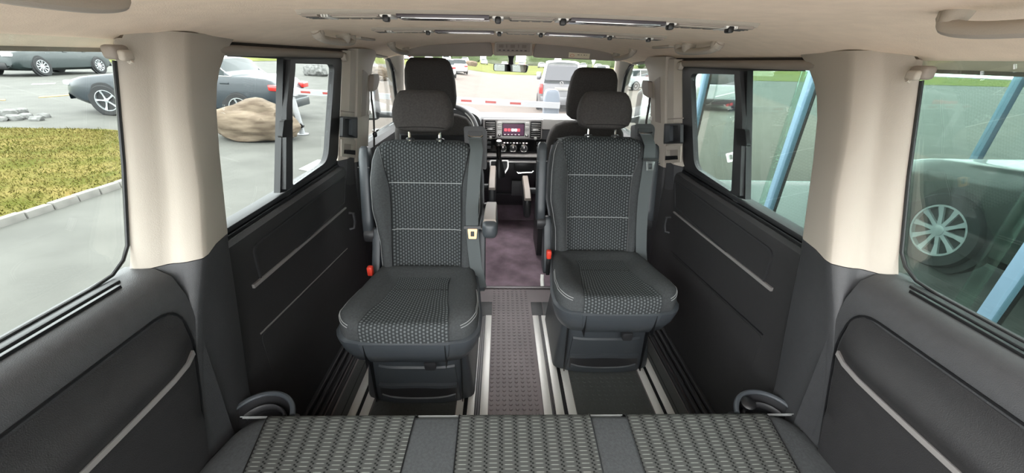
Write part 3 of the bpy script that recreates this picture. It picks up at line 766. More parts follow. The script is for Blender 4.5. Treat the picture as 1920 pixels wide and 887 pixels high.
    MB().tube([Bp(x, .632+.004*(1-(x/.09)**2), .062) for x in lin(-.09, .09, 9)], .0012, 5).build('seam', 'black', hr, local=True)
    # --- belt: outlet box at the shoulder, webbing, tongue, red buckle
    bx = MB().loft([[Bp(x, v, d) for x, v in rpoly([(.165, .50), (.255, .47), (.255, .635), (.240, .652), (.158, .650)], .012)] for d in (-.085, -.03)]).build('belt_outlet', 'plastic_dark', R, local=True)
    MB().loft([[Bp(x, v, d) for x, v in rpoly([(.175, .592), (.240, .592), (.240, .632), (.175, .632)], .008)] for d in (-.034, -.026)]).build('outlet_frame', 'black', bx, local=True)
    MB().tube([Bp(.178, .612, -.022), Bp(.186, .606, -.018), Bp(.230, .606, -.018), Bp(.238, .612, -.022)], .004, 6).build('belt_bar', 'chrome', bx, local=True)
    bw = []
    for x, v, d in ((.208, .606, -.020), (.210, .585, .006), (.216, .55, .030), (.210, .48, .048), (.204, .40, .052), (.198, .32, .052), (.198, .24, .052), (.204, .14, .046), (.212, .06, .040), (.224, .01, .03), (.232, -.05, .0)):
        bw.append((x, v, d))
    belt = MB().loft([[Bp(x-.026, v, d), Bp(x+.026, v, d), Bp(x+.026, v, d-.002), Bp(x-.026, v, d-.002)] for x, v, d in bw]).build('belt_webbing', 'belt', R, local=True)
    root['_belt'] = 0
    MB().box((-.245, .285, .42), (-.222, .312, .462), .006).build('buckle', 'red_plastic', R, local=True)
    MB().box((-.242, .29, .33), (-.224, .308, .425), .004).build('buckle_stalk', 'black', R, local=True)
    # --- recliner cover at both sides and rear hinge uprights
    for s_ in (-1, 1):
        pl_ = rpoly([(.27, .33), (.42, .33), (.47, .50), (.43, .60), (.40, .60), (.36, .50), (.30, .42)], .02)
        pl_ = rpoly([(.33, .31), (.44, .31), (.475, .52), (.46, .575), (.43, .575), (.40, .50), (.345, .40)], .02)
        MB().prism(pl_, 'x', s_*.214, s_*.250, .008).build('recliner_cover', 'seat_plastic', R, local=True)
    # front silver tab between cushion and back
    MB().box((.10, .30, .425), (.135, .32, .430), .002).build('anchor_loop', 'silver', R, local=True)
    MB().box((-.17, .30, .425), (-.125, .32, .430), .002).build('anchor_loop', 'silver', R, local=True)
    del root['_belt']
    return root, Bp

seat_a, BP = make_captain()
def arm_raised(R, s_):
    """armrest folded up along the side of the backrest"""
    path = [BP(s_*.268, v, -.065) for v in (.20, .26, .35, .45, .53, .56)]
    a = MB()
    secs = []
    for v, w_, t_ in ((.18, .012, .02), (.195, .022, .034), (.25, .024, .036), (.40, .024, .036), (.52, .023, .034), (.55, .020, .028), (.562, .012, .014)):
        c = BP(s_*.268, v, -.062)
        secs.append([BP(s_*.268+w_*math.copysign(abs(math.cos(t))**.5, math.cos(t)), v, -.062+t_*math.copysign(abs(math.sin(t))**.5, math.sin(t))) for t in [2*math.pi*k/20 for k in range(20)]])
    o = a.loft(secs).build('armrest', 'seat_plastic', R, local=True, smooth=70)
    MB().loft([[BP(s_*.268+x, v, d) for x, d in ((-.025, -.03), (.025, -.03), (.025, -.095), (-.025, -.095))] for v in (.47, .475)]).build('armrest_joint', 'black', o, local=True)
    MB().lathe([(.035, -.022), (.038, 0), (.032, .02)], BP(s_*.262, .18, -.06), (1, 0, 0), 18).build('armrest_hinge', 'plastic_dark', R, local=True)
def arm_lowered(R, s_):
    """armrest swung down beside the cushion"""
    secs = []
    for y_, w_, h_, z_ in ((.115, .012, .016, .712), (.122, .024, .028, .712), (.15, .029, .034, .712), (.22, .029, .034, .705), (.34, .027, .032, .690), (.44, .024, .03, .675)):
        secs.append([Vector((s_*.278+w_*math.copysign(abs(math.cos(t))**.5, math.cos(t)), y_, z_+h_*math.copysign(abs(math.sin(t))**.5, math.sin(t)))) for t in [2*math.pi*k/24 for k in range(24)]])
    o = MB().loft(secs).build('armrest', 'seat_plastic', R, local=True, smooth=70)
    MB().loft([[Vector((s_*.278+x, y_, z_)) for x, z_ in ((-.024, z+.0), (.024, z), (.020, z+.012), (-.020, z+.012))] for y_, z in ((.14, .738), (.22, .732), (.34, .715), (.43, .698))]).build('armrest_pad', 'beige_dark', o, local=True)
    MB().lathe([(.035, -.022), (.038, 0), (.032, .02)], BP(s_*.262, .29, -.06), (1, 0, 0), 18).build('armrest_hinge', 'plastic_dark', R, local=True)
def tongue(R, v, x, m):
    d = .058
    t = MB()
    t.loft([[BP(x+a, v+b, d) for a, b in rpoly([(-.036, 0), (.036, 0), (.036, .012), (-.036, .012)], .004)] for d in (.054, .062)])
    o = t.build('belt_tongue', 'black', R, local=True)
    pl_o = rpoly([(-.016, -.042), (.016, -.042), (.020, 0), (-.020, 0)], .004); pl_i = rpoly([(-.008, -.032), (.008, -.032), (.008, -.010), (-.008, -.010)], .002)
    MB().ring(pl_o, pl_i, lambda p, dd: BP(x+p[0], v+p[1], .058+dd), .003).build('tongue_plate', m, o, local=True)

seat_b = copy_tree(seat_a)
seat_a.location = (-.372, 1.103, 0); seat_b.location = (.408, 1.266, 0)
seat_a.name = 'captain_seat'; 
seat_a['label'] = 'grey cloth captain seat nearer the bench, one armrest swung down beside the aisle'
seat_b['label'] = 'grey cloth captain seat by the right wall with both armrests folded up'
for s in (seat_a, seat_b): s['group'] = 'swivelled captain seats facing the bench'
arm_raised(seat_a, -1); arm_lowered(seat_a, 1); arm_raised(seat_b, -1); arm_raised(seat_b, 1)
tongue(seat_a, .228, .200, 'brass_metal'); tongue(seat_b, .48, .212, 'chrome')
MB().tube([Vector((-.262, .262, .352)), Vector((-.264, .25, .33)), Vector((-.262, .235, .305))], .009, 8).build('tilt_lever', 'white_plastic', seat_b, local=True)

# --- front seats, seen from behind
def make_cab_seat():
    root = thing('driver_seat', 'front seat', 'seat', (0, 0, 0)); R = root
    T = math.radians(16); ca, sa = math.cos(T), math.sin(T)
    def Q(x, v, d): return Vector((x, -v*sa+d*ca, .42+v*ca+d*sa))       # d towards the windscreen
    MB().box((-.22, -.05, .044), (.22, .42, .30), .03, 3).build('seat_base', 'plastic_dark', R, local=True)
    MB().box((-.25, .0, .28), (.25, .50, .44), .05, 4).build('cushion', 'cloth', R, local=True)
    def hw(v): return interp(v, [(0, .22), (.1, .245), (.3, .252), (.42, .246), (.50, .228), (.54, .20), (.56, .15)])
    secs = []
    for v in (0, .05, .1, .2, .3, .4, .45, .5, .52, .54, .552, .56):
        h = hw(v); t = .06*(1-.6*max(0, (v-.46)/.1)**2)
        secs.append([Q(h*math.copysign(abs(math.cos(a))**.45, math.cos(a)), v, t*math.copysign(abs(math.sin(a))**.6, math.sin(a))) for a in [2*math.pi*k/40 for k in range(40)]])
    bk = MB().loft(secs).build('backrest', 'cloth_dark', R, local=True, smooth=80)
    MB().loft([[Q(x, v, d) for x, d in ((-hw(v)*.86, -.05), (-hw(v)*.8, -.072), (hw(v)*.8, -.072), (hw(v)*.86, -.05))] for v in (.05, .2, .4, .46)]).build('back_shell', 'plastic_dark', R, local=True)
    Hh = [(.575, .075, .034), (.58, .11, .046), (.60, .136, .054), (.65, .144, .058), (.74, .142, .058), (.81, .132, .054), (.845, .118, .044), (.862, .10, .03), (.866, .08, .015)]
    hr = MB().loft([[Q(h*math.copysign(abs(math.cos(a))**.5, math.cos(a)), v, .03+t*math.copysign(abs(math.sin(a))**.6, math.sin(a))) for a in [2*math.pi*k/36 for k in range(36)]] for v, h, t in Hh]).build('headrest', 'cloth_dark', R, local=True, smooth=80)
    for x in (-.06, .06):
        MB().tube([Q(x, .54, .0), Q(x, .60, .01)], .0065, 10).build('headrest_rod', 'chrome', hr, local=True)
    return root
def cab_arm(R, s_, z):
    o = MB().loft([[Vector((s_*.352+w_*math.copysign(abs(math.cos(t))**.5, math.cos(t)), y_, zz+h_*math.copysign(abs(math.sin(t))**.5, math.sin(t)))) for t in [2*math.pi*k/20 for k in range(20)]] for y_, w_, h_, zz in ((-.20, .012, .05, z-.07), (-.19, .024, .075, z-.075), (-.12, .026, .07, z-.06), (.0, .026, .035, z-.02), (.12, .025, .03, z), (.15, .015, .018, z))]).build('armrest', 'plastic_dark', R, local=True, smooth=70)
    MB().loft([[Vector((s_*.352+x, y_, zz)) for x, zz in ((-.022, zc), (.022, zc), (.017, zc+.016), (-.017, zc+.016))] for y_, zc in ((-.215, z-.02), (-.12, z+.008), (.0, z+.014), (.14, z+.028))]).build('armrest_pad', 'beige_dark', o, local=True)
cs_a = make_cab_seat(); cs_b = copy_tree(cs_a); cs_b.name = 'passenger_seat'
cs_a.location = (-.462, 2.50, 0); cs_b.location = (.475, 2.52, -.03)
cs_a['label'] = 'dark cloth driver seat seen from behind, its headrest the tallest of all'
cs_b['label'] = 'dark cloth front passenger seat seen from behind with low side armrest'
for s in (cs_a, cs_b): s['group'] = 'front cab seats'
cab_arm(cs_a, 1, .535); cab_arm(cs_b, -1, .49)
for cs, s_ in ((cs_a, 1), (cs_b, -1)):
    MB().box((s_*.24, -.06, .46), (s_*.35, -.02, .50), .01).build('armrest_bracket', 'plastic_dark', cs, local=True)
# seat adjuster bracket between driver seat and aisle
ob = MB().prism(rpoly([(-.20, .05), (.10, .05), (.12, .36), (-.05, .44), (-.2, .34)], .03), 'x', .235, .275, .006).build('side_shield', 'plastic_dark', cs_a, local=True)
MB().prism(rpoly([(-.215, .13), (-.205, .13), (-.205, .33), (-.215, .33)], .003), 'x', .25, .28, .002).build('shield_handle', 'white_plastic', ob, local=True)
ob = MB().prism(rpoly([(-.20, .05), (.10, .05), (.12, .36), (-.05, .44), (-.2, .34)], .03), 'x', -.275, -.235, .006).build('side_shield', 'plastic_dark', cs_b, local=True)
MB().prism(rpoly([(-.225, .30), (-.205, .30), (-.205, .38), (-.225, .38)], .003), 'x', -.285, -.25, .002).build('shield_handle', 'white_plastic', ob, local=True)

# --- rear bench
bn = thing('rear_bench', 'wide grey cloth bench seat with three dash-patterned cushions in the foreground', 'bench', (.013, .45, 0))
zt = .42
def btop(x, y_):
    return zt-.020*max(0, (abs(x-.013)-.68)/.13)**2-.006*math.cos(0)
x0, x1 = -.795, .822
def boutl():
    return rpoly([(x0, .02), (x1, .02), (x1-.02, .50), (x1-.075, .715), (x0+.075, .715), (x0+.02, .50)], [.02, .02, .2, .06, .06, .2], 8)
ol = boutl(); cx, cy = .013, .33
rings = []
for s_, d in ((.0, 0), (.3, 0), (.6, 0), (.8, 0), (.93, .001)):
    rings.append([Vector((cx+(x-cx)*s_, cy+(y_-cy)*s_, btop(cx+(x-cx)*s_, 0)-d)) for x, y_ in ol])
for off, d in ((.022, .002), (.012, .009), (.004, .020), (.0, .036), (.0, .12), (.02, .16)):
    rings.append([Vector((x-(x-cx)/abs(x-cx)*off if abs(x-cx) > .5 else x*1.0, y_-(off if y_ > .4 else -off), btop(x, 0)-d)) for x, y_ in ol])
bc_ = MB().loft(rings[::-1]).build('bench_cushion', 'cloth', bn, smooth=80)
def bench_insert(xa_f, xb_f, xa_r, xb_r):
    def fn(u, s):
        L1 = .60
        y_ = .09+s
        k = (y_-.54)/(.70-.54)
        xa = xa_r+(xa_f-xa_r)*k; xb = xb_r+(xb_f-xb_r)*k
        if y_ <= .69: return Vector((xa+(xb-xa)*u, y_, zt-.0045))
        e = min(1, (y_-.69)/.045); a = e*math.pi/2
        return Vector((xa_f+(xb_f-xa_f)*u, .69+.027*math.sin(a), zt-.0045-.03*(1-math.cos(a))-max(0, y_-.735)))
    return fn
for xs in ((-.655, -.275, -.625, -.277), (-.160, .188, -.157, .184), (.285, .672, .281, .645)):
    fn = bench_insert(*xs)
    MB().grid(fn, lin(0, 1, 9), lin(0, .72, 90), uv=lambda u, s, xs=xs: (u*(xs[3]-xs[2]), s)).build('seat_insert', 'bench_weave', bc_, smooth=80)
    for u in (0, 1):
        MB().tube([fn(u, s)+Vector((0, 0, .0006)) for s in lin(.0, .68, 60)], .0016, 5).build('seam', 'black', bc_)
for xa, xb in ((-.735, -.66), (-.27, -.165), (.193, .28), (.68, .76)):
    MB().tube([Vector((x, .7165, zt-.030)) for x in lin(xa, xb, 6)], .0016, 5).build('stitching', 'stitch', bc_)
    MB().tube([Vector((x, .7115, zt-.019)) for x in lin(xa, xb, 6)], .0014, 5).build('stitching', 'stitch', bc_)
MB().box((-.74, .06, .01), (.77, .66, .27), .02).build('bench_base', 'plastic_dark', bn)
# ------------------------------------------------------------------ seat rails on the floor
def rail(x0s, slots, y0, y1, y2, label):
    lo = min(a for a, b in x0s); hi = max(b for a, b in x0s)
    r = thing('seat_rail', label, 'seat rail', ((lo+hi)/2, y0, 0), group='floor rails for the seats')
    MB().box((lo, y0, 0), (hi, y1, .003)).build('rail_bed', 'black', r)
    for a, b in x0s: MB().box((a, y0, .001), (b, y1, .007), .0015).build('rail_strip', 'alu', r)
    for a, b in slots: MB().box((a, y0, .001), (b, y1, .005), .0005).build('rail_lip', 'alu_dull', r)
    if y2 > y1:
        w_ = (hi-lo)/2-.001
        MB().box((lo, y1+.002, 0), (lo+w_-.002, y2, .0045), .001).build('rail_cover', 'plastic', r)
        MB().box((lo+w_+.002, y1+.002, 0), (hi, y2, .0045), .001).build('rail_cover', 'plastic', r)
rail([(-.640, -.609), (-.595, -.560)], [], .70, 1.78, 1.78, 'outer aluminium floor rail under the left seat next to the left step')
rail([(-.224, -.196), (-.180, -.152), (-.129, -.097)], [(-.147, -.144), (-.138, -.134)], .70, 1.672, 1.80, 'inner aluminium floor rail between the left seat and the aisle')
rail([(.125, .158), (.173, .206), (.222, .255)], [(.161, .164), (.168, .170)], .70, 1.672, 1.80, 'inner aluminium floor rail between the aisle and the right seat')
rail([(.572, .604), (.619, .648)], [], .70, 1.78, 1.78, 'outer aluminium floor rail under the right seat next to the right step')

# ------------------------------------------------------------------ ceiling bars with lamps and vents
def bar(yc, z0, label, px0=-.455, L_=.91):
    r = thing('ceiling_light_bar', label, 'ceiling light', (0, yc, z0), group='light and vent bars across the ceiling')
    X = lambda t: px0+L_*t
    zb = z0
    top = lambda x: ceil_z(x, yc)+.002
    zq = lambda x: ceil_z(x, yc)-.007
    secs = []
    for t in (0, .008, .03, .2, .4, .6, .8, .97, .992, 1):
        x = X(t); k = .35 if t in (0, 1) else (.75 if t in (.008, .992) else 1)
        zz = top(x)-.002 if t in (0, 1) else zq(x)
        secs.append([Vector((x, yc+a*k, z)) for a, z in ((-.042, top(x)), (-.036, zz+.004), (-.030, zz), (.030, zz), (.036, zz+.004), (.042, top(x)))])
    MB().loft(secs).build('housing', 'beige', r)
    def seg(a, b, name, m, dz=.003, ya=-.028, yb=.028, par=None, rr=.002):
        h_ = (zq(X(a))+zq(X(b)))/2
        m_ = Matrix.Translation(((X(a)+X(b))/2, yc, h_)) @ Matrix.Rotation(-math.atan2(zq(X(b))-zq(X(a)), X(b)-X(a)), 4, 'Y')
        w_ = (X(b)-X(a))/2
        return MB().box((-w_, ya, -dz), (w_, yb, .006), rr, mtx=m_).build(name, m, par or r)
    for a, b in ((.215, .41), (.582, .787)):
        ln = seg(a, b, 'lamp_lens', 'lens', .0055, -.032)
        seg(a+.01, b-.01, 'lens_edge', 'chrome', .0066, -.0315, -.026, ln)
        seg(a+.62*(b-a), b-.012, 'reading_lamp', 'lamp_clear', .006, -.014, .014, ln)
    for a, b in ((.075, .178), (.452, .55), (.815, .917)):
        v = seg(a, b, 'vent_panel', 'beige_dark', .003)
        for k in range(4):
            q = a+(b-a)*(k+.12)/4
            seg(q, q+(b-a)*.19, 'vent_slot', 'black', .0042, .008, .022, v, .0005)
        seg(a+.004, b-.004, 'vent_flap', 'beige', .0045, -.024, .002, v)
    for t in (.192, .428, .567, .80, .932):
        seg(t-.012, t+.012, 'knob_plate', 'white_plastic', .004)
        MB().box((X(t)-.006, yc-.030, zq(X(t))-.012), (X(t)+.006, yc-.012, zq(X(t))), .003).build('vent_knob', 'black', r)
    for a, b in ((.018, .052), (.948, .982)):
        s_ = seg(a, b, 'end_vent', 'beige_dark', .004)
        for k in range(3): seg(a+.004+k*.0035*0, b-.004, 'vent_slot', 'black', .005, -.016+.013*k, -.012+.013*k, s_, .0004)
    for t in (.058, .064, .070, .922, .938, .944):
        seg(t, t+.003, 'rib', 'white_plastic', .005)
mat('lens', (62, 55, 62), .22)
mat('lamp_clear', (225, 215, 210), .1, metal=.5)
bar(.862, 1.336, 'ceiling bar nearer the camera with vents, knobs and two chrome lamp lenses')
bar(1.318, 1.330, 'ceiling bar nearer the windscreen with vents, knobs and two chrome lamp lenses')

# ------------------------------------------------------------------ grab handles, hooks, slots in the ceiling
def grab(label, ends, out, r, size):
    a, b = Vector(ends[0]), Vector(ends[1]); o_ = Vector(out)
    h = thing('grab_handle', label, 'handle', (a+b)/2, group='ceiling grab handles')
    pts = bez([a+o_*.05, a+(b-a)*.06+o_*.75, a+(b-a)*.25+o_*1.0, a+(b-a)*.5+o_*1.05, a+(b-a)*.75+o_*1.0, a+(b-a)*.94+o_*.75, b+o_*.05], 6)
    n = len(pts); MB().tube(pts, [r*(1.15 if i < 4 or i > n-5 else 1) for i in range(n)], 12, flat=1.25).build('grip', 'beige', h)
    for e, s in ((a, 1), (b, -1)):
        MB().lathe([(r*1.7, -.004), (r*1.65, .010), (r*1.2, .020), (r*.5, .024)], e+(b-a)*.04*s, o_, 18).build('mount', 'beige', h)
    return h
for sg, nm in ((-1, 'left'), (1, 'right')):
    g_ = grab('beige folded ceiling grab handle over the front of the %s sliding window' % nm, [(sg*.60, 1.26, ceil_z(.60, 1.26)), (sg*.60, 1.55, ceil_z(.60, 1.55))], (-sg*.007, 0, -.022), .011, 0)
    MB().lathe([(.022, -.006), (.024, .006), (.016, .022), (.006, .028)], (sg*.592, 1.45, ceil_z(.592, 1.45)-.002), (-sg*.2, 0, -1), 18).build('lamp_button', 'beige', g_)
    grab('large beige grab handle at the top %s corner near the camera' % nm, [(sg*.53, .555, ceil_z(.53, .55)+.002), (sg*.53, .36, ceil_z(.53, .36)+.002)], (-sg*.012, 0, -.026), .009, 0)
    grab('small beige grab handle above the %s windscreen pillar' % nm, [(sg*.595, 2.06, ceil_z(.595, 2.06)), (sg*.585, 2.34, ceil_z(.585, 2.34))], (-sg*.006, 0, -.028), .012, 0)
    s_ = thing('ceiling_slot', 'small beige oblong slot cover in the ceiling behind the %s pillar' % nm, 'cover', (sg*.60, 1.70, ceil_z(.6, 1.7)))
    zc = ceil_z(.6, 1.7)
    MB().box((sg*.60-.016, 1.61, zc-.006), (sg*.60+.016, 1.79, zc+.003), .004).build('cover_plate', 'beige', s_)
    MB().box((sg*.60-.0015, 1.64, zc-.0065), (sg*.60+.0015, 1.72, zc-.004), .0005).build('slit', 'black', s_)
    # coat hook on the pillar beside the rear window
    ck = thing('coat_hook', 'beige coat hook on the %s pillar at the rear window corner' % nm, 'hook', (sg*.75, .76, 1.26))
    MB().box((.728*sg, .742, 1.252), (.752*sg, .778, 1.276), .007, 3).build('hook_block', 'beige_dark', ck)
    MB().box((.719*sg, .748, 1.250), (.732*sg, .772, 1.268), .005, 3).build('hook_face', 'beige', ck)
    MB().tube([Vector((sg*.728, .760, 1.254)), Vector((sg*.722, .760, 1.247)), Vector((sg*.717, .760, 1.250))], .003, 8).build('hook_tip', 'beige', ck)

# ------------------------------------------------------------------ sun visors, overhead console, mirror
def visor(sg, label):
    v = thing('sun_visor', label, 'sun visor', (sg*.35, 2.40, 1.28), group='sun visors')
    def S(p, d): return Vector((sg*p[0], 2.37+(1.36-p[1])*.35-d, p[1]))
    if sg < 0: pl_ = [(.112, 1.285), (.120, 1.346), (.33, 1.338), (.50, 1.326), (.575, 1.302), (.60, 1.272)]
    else: pl_ = [(.125, 1.285), (.135, 1.348), (.36, 1.343), (.52, 1.327), (.60, 1.305), (.628, 1.277)]
    pl_ = rpoly(pl_, [.012, .012, .03, .04, .03, .02], 5)
    MB().slab(pl_, S, .014).build('visor_panel', 'visor', v)
    MB().tube([S((a, b), .007) for a, b in pl_+pl_[:1]], .006, 6).build('visor_edge', 'visor', v)
    return v
mat('visor', (150, 140, 134), .85, bump=.2, bscale=300)
visor(-1, 'beige sun visor folded up on the left above the steering wheel')
vr = visor(1, 'beige sun visor folded up on the right with a small warning label')
lab = MB().slab([(.325, 1.283), (.446, 1.280), (.446, 1.306), (.325, 1.310)], lambda p, d: Vector((p[0], 2.37+(1.36-p[1])*.35-.014-d, p[1])), .0012).build('warning_label', 'label_paper', vr) if mat('label_paper', (226, 214, 190), .6) else None
def onv(a, b, d): return Vector((a, 2.37+(1.36-b)*.35-.0155-d, b))
MB().ring([(.345+.012*math.cos(t), 1.294+.0075*math.sin(t)) for t in lin(0, 6.1, 14)], [(.345+.010*math.cos(t), 1.294+.006*math.sin(t)) for t in lin(0, 6.1, 14)], lambda p, d: onv(p[0], p[1], d), .0006).build('label_ring', 'red_plastic', lab)
for k, (xx, w_) in enumerate(((.375, .012), (.394, .006), (.410, .009), (.425, .005))):
    MB().box((xx, 0, 1.297), (xx+w_, .0006, 1.3005)).xform(Matrix.Translation(onv(0, 1.297, .0006))@Matrix.Translation((0, 0, -1.297))).build('label_line', 'black', lab)
oc = thing('overhead_console', 'beige overhead console with a row of buttons above the mirror', 'console', (.01, 2.3, 1.29))
O = lambda a, b, d: Vector((a, 2.27+(1.352-b)*.8-d, b))
MB().loft([[O(a, b, d) for a, b in rpoly([(-.100, 1.283), (.112, 1.286), (.104, 1.352), (-.094, 1.348)], .006)] for d in (-.05, .006)]).build('console_body', 'beige', oc)
pn = MB().loft([[O(a, b, d) for a, b in rpoly([(-.086, 1.301), (.098, 1.304), (.096, 1.346), (-.086, 1.342)], .004)] for d in (.004, .009)]).build('button_panel', 'visor', oc)
for a, b, w_, h_ in ((-.072, 1.322, .024, .015), (-.034, 1.322, .007, .016), (-.010, 1.3225, .024, .015), (.030, 1.3235, .007, .015), (.052, 1.323, .024, .015)):
    MB().loft([[O(p, q, d) for p, q in ((a, b), (a+w_, b), (a+w_, b+h_), (a, b+h_))] for d in (.008, .0105)]).build('button', 'beige_deep', pn)
for k in range(7):
    a = -.074+.0235*k; MB().loft([[O(p, q, d) for p, q in ((a, 1.3085), (a+.012, 1.3085), (a+.012, 1.3125), (a, 1.3125))] for d in (.008, .010)]).build('button_mark', 'plastic', pn)
MROT = Matrix.Translation((0, 2.545, 1.216)) @ Matrix.Rotation(math.radians(-16), 4, 'Z') @ Matrix.Translation((0, -2.545, -1.216))
mr = thing('rear_view_mirror', 'dark framed rear-view mirror under the overhead console', 'mirror', (.0, 2.5, 1.2))
MB().loft([[Vector((a*s, 2.545+d, 1.216+b*s)) for a, b in rpoly([(-.112, -.018), (.098, -.022), (.108, .022), (-.112, .024)], .012)] for d, s in ((0, 1), (.012, 1.02), (.028, .75))]).xform(MROT).build('mirror_housing', 'plastic_dark', mr)
mg = MB().loft([[Vector((a*.95, 2.544-d, 1.216+b*.88)) for a, b in rpoly([(-.112, -.018), (.098, -.022), (.108, .022), (-.112, .024)], .012)] for d in (0, .0015)]).xform(MROT).build('mirror_glass', 'mirror', mr)
MB().loft([[Vector((a, yy, z)) for a, yy in ((-w_, yc-.012), (w_, yc-.012), (w_, yc+.012), (-w_, yc+.012))] for z, w_, yc in ((1.235, .016, 2.56), (1.262, .013, 2.55), (1.292, .022, 2.53))]).build('mirror_stem', 'plastic_dark', mr)

# ------------------------------------------------------------------ cup holders beside the bench
for sg, nm in ((-1, 'left'), (1, 'right')):
    def B(mb): return mb.mirror() if sg < 0 else mb
    c = thing('cup_holder', 'black round cup holder at the %s end of the bench%s' % (nm, ', with a socket plug' if sg > 0 else ''), 'cup holder', (sg*.69, .70, 0))
    arc = lin(.24, math.pi-.24, 25)
    B(MB().loft([[Vector((.69+(x-.69)*s, y_, z)) for x, y_ in rpoly([(.615, .772), (.765, .772), (.765, .724), (.615, .724)], .02)] for z, s in ((0.001, .8), (.30, .9), (.34, 1))])).build('holder_base', 'plastic_dark', c)
    B(MB().tube([Vector((.69+.086*math.cos(t), .70+.086*math.sin(t), .392+.012*math.sin(t))) for t in arc], .007, 8)).build('rim', 'seat_plastic', c)
    B(MB().loft([[Vector((.69+r*math.cos(t), .70+max(.022, r*math.sin(t)), z)) for t in arc] for r, z in ((.085, .40), (.08, .36), (.077, .342), (.05, .344), (.03, .344))], closed=False, caps=False)).build('cup_wall', 'plastic_dark', c)
    B(MB().tube([Vector((.69+.06*math.cos(t), .705+.06*math.sin(t), .365+.01*math.sin(t))) for t in lin(.5, 2.64, 16)], .012, 8, flat=.4)).build('cup_insert', 'plastic', c)
    if sg > 0:
        MB().lathe([(.020, .0), (.020, .010), (.014, .014)], (.655, .752, .392), (-.1, -.3, 1), 16).build('socket_plug', 'black', c)
# ------------------------------------------------------------------ outside: sloping car park
def gz(x, y):
    d = -x-1.2
    z = -.5
    if d > 0: z += .045*min(d, 11)+.02*max(0, d-11)
    z -= .012*max(0, min(y, 40)-3)*max(0, min(1, 1+x/6))
    return z
def ground(px, py, dz=0):
    """where the photograph's pixel meets the sloping ground"""
    d = ray(px, py); t = .5
    lo, hi = .5, 400
    for _ in range(60):
        m = (lo+hi)/2; p = CAM+d*m
        if p.z > gz(p.x, p.y)+dz: lo = m
        else: hi = m
    return CAM+d*lo
mat('asphalt', (74, 74, 70), .9, bump=.6, bscale=90, var=.13, vscale=1.6, detail=9, spec=.2)
mat('pavement_glare', (88, 80, 74), .9, bump=.3, bscale=90, var=.06, vscale=1.2, detail=8, spec=.2)  # lighter, warmer than the asphalt: windscreen glare put into the colour
mat('grass', (66, 68, 26), 1, bump=.8, bscale=60, col2=(96, 86, 48), vscale=2.2, detail=8, spec=.05)
mat('bounce_concrete', (176, 172, 166), .85, var=.05, vscale=2)  # pale tone for the added light-bouncing apron
mat('grass_far', (70, 80, 34), 1, bump=.5, bscale=20, col2=(92, 92, 48), vscale=.4, detail=8, spec=.05)
mat('kerb', (104, 102, 98), .85, bump=.4, bscale=60, var=.1, vscale=6, spec=.2)
mat('paint_white', (130, 130, 126), .7)
mat('paint_yellow', (128, 104, 40), .7)
mat('rock', (74, 63, 52), .9, bump=1, bscale=14, col2=(110, 98, 84), vscale=7, detail=10, spec=.2)
for _n in MAT['rock'].node_tree.nodes:
    if _n.type == 'TEX_NOISE':                       # layered stone: the grain lies flat
        _m = MAT['rock'].node_tree.nodes.new('ShaderNodeMapping'); _m.inputs['Scale'].default_value = (.35, .35, 1.6)
        _m.inputs['Rotation'].default_value = (0, .18, 0)
        _l = _n.inputs['Vector'].links[0]; MAT['rock'].node_tree.links.new(_l.from_socket, _m.inputs[0]); MAT['rock'].node_tree.links.new(_m.outputs[0], _n.inputs['Vector'])
mat('rock_grey', (80, 80, 78), .9, bump=1, bscale=18, col2=(112, 112, 110), vscale=7, detail=10, spec=.2)
mat('tyre', (24, 25, 26), .75)
mat('rim_alloy', (172, 176, 178), .3, metal=.7)
mat('car_glass', (34, 42, 43), .15, spec=.25)
mat('car_dark', (30, 34, 38), .3, coat=.6)
mat('car_blue', (24, 33, 39), .38, coat=.12)
mat('car_green', (24, 35, 35), .38, coat=.12)
mat('car_olive', (30, 36, 32), .4, coat=.3)
mat('car_white', (150, 151, 152), .35, coat=.6)
mat('car_grey', (84, 85, 88), .35, coat=.6)
mat('tail_red', (190, 36, 34), .2, coat=.6)
mat('lamp_white', (215, 222, 225), .12, coat=.6)
mat('post_white', (142, 143, 145), .4)
mat('reflector_red', (130, 40, 34), .4)
mat('box_grey', (104, 112, 122), .45)
mat('leaf', (40, 56, 26), .8, bump=1, bscale=6, col2=(66, 80, 40), vscale=5, detail=8)
mat('wall_far', (190, 176, 162), .9)

def sheet(xs, ys_, dz=0): return MB().grid(lambda u, v: Vector((u, v, gz(u, v)+dz)), xs, ys_)
gx_ = [-140, -90, -60, -40, -30, -24, -18, -15, -12.2, -10, -8, -6, -4, -2.5, -1.2, 0, 2, 4, 6, 9, 14, 25, 50, 100, 160]
gy_ = [-60, -30, -12, -5, 0, 3, 6, 10, 15, 20, 30, 40, 60, 100, 180, 330]
gr = struct('ground', sheet(gx_, gy_), 'asphalt')
lot = struct('parking_lot_glare', MB().grid(lambda u, v: (lambda x: Vector((x, v, gz(x, v)+.008)))(-.36*v+(.36*v+6+.45*v)*u), lin(0, 1, 24), [6.2, 8, 10, 14, 18, 22, 30, 40, 62]), 'pavement_glare')  # wedge seen through the windscreen, its pale tone imitates glare
ap = struct('bounce_apron', MB().grid(lambda u, v: Vector((u, v, gz(u, v)+.008)), [-4, -3, -1.2, 0, 2, 2.8], [-9, -6, -3, -.7]), 'bounce_concrete')  # added, unseen behind the van: bounces sky light up to the ceiling
fg = struct('field', MB().grid(lambda u, v: Vector((u, v, gz(u, v)+.03)), [-120, -60, -30, -18, -12, -6, -1.2, 0, 10, 30, 60, 140], [62, 70, 90, 130, 200, 320]), 'grass_far'); fg['kind'] = 'structure'
bank = struct('grass_bank', MB().grid(lambda u, v: Vector((u, v, gz(u, v)+.03+max(0, -28-u)*.12)), [-120, -80, -50, -40, -34, -28], lin(-20, 60, 9)), 'grass_far')

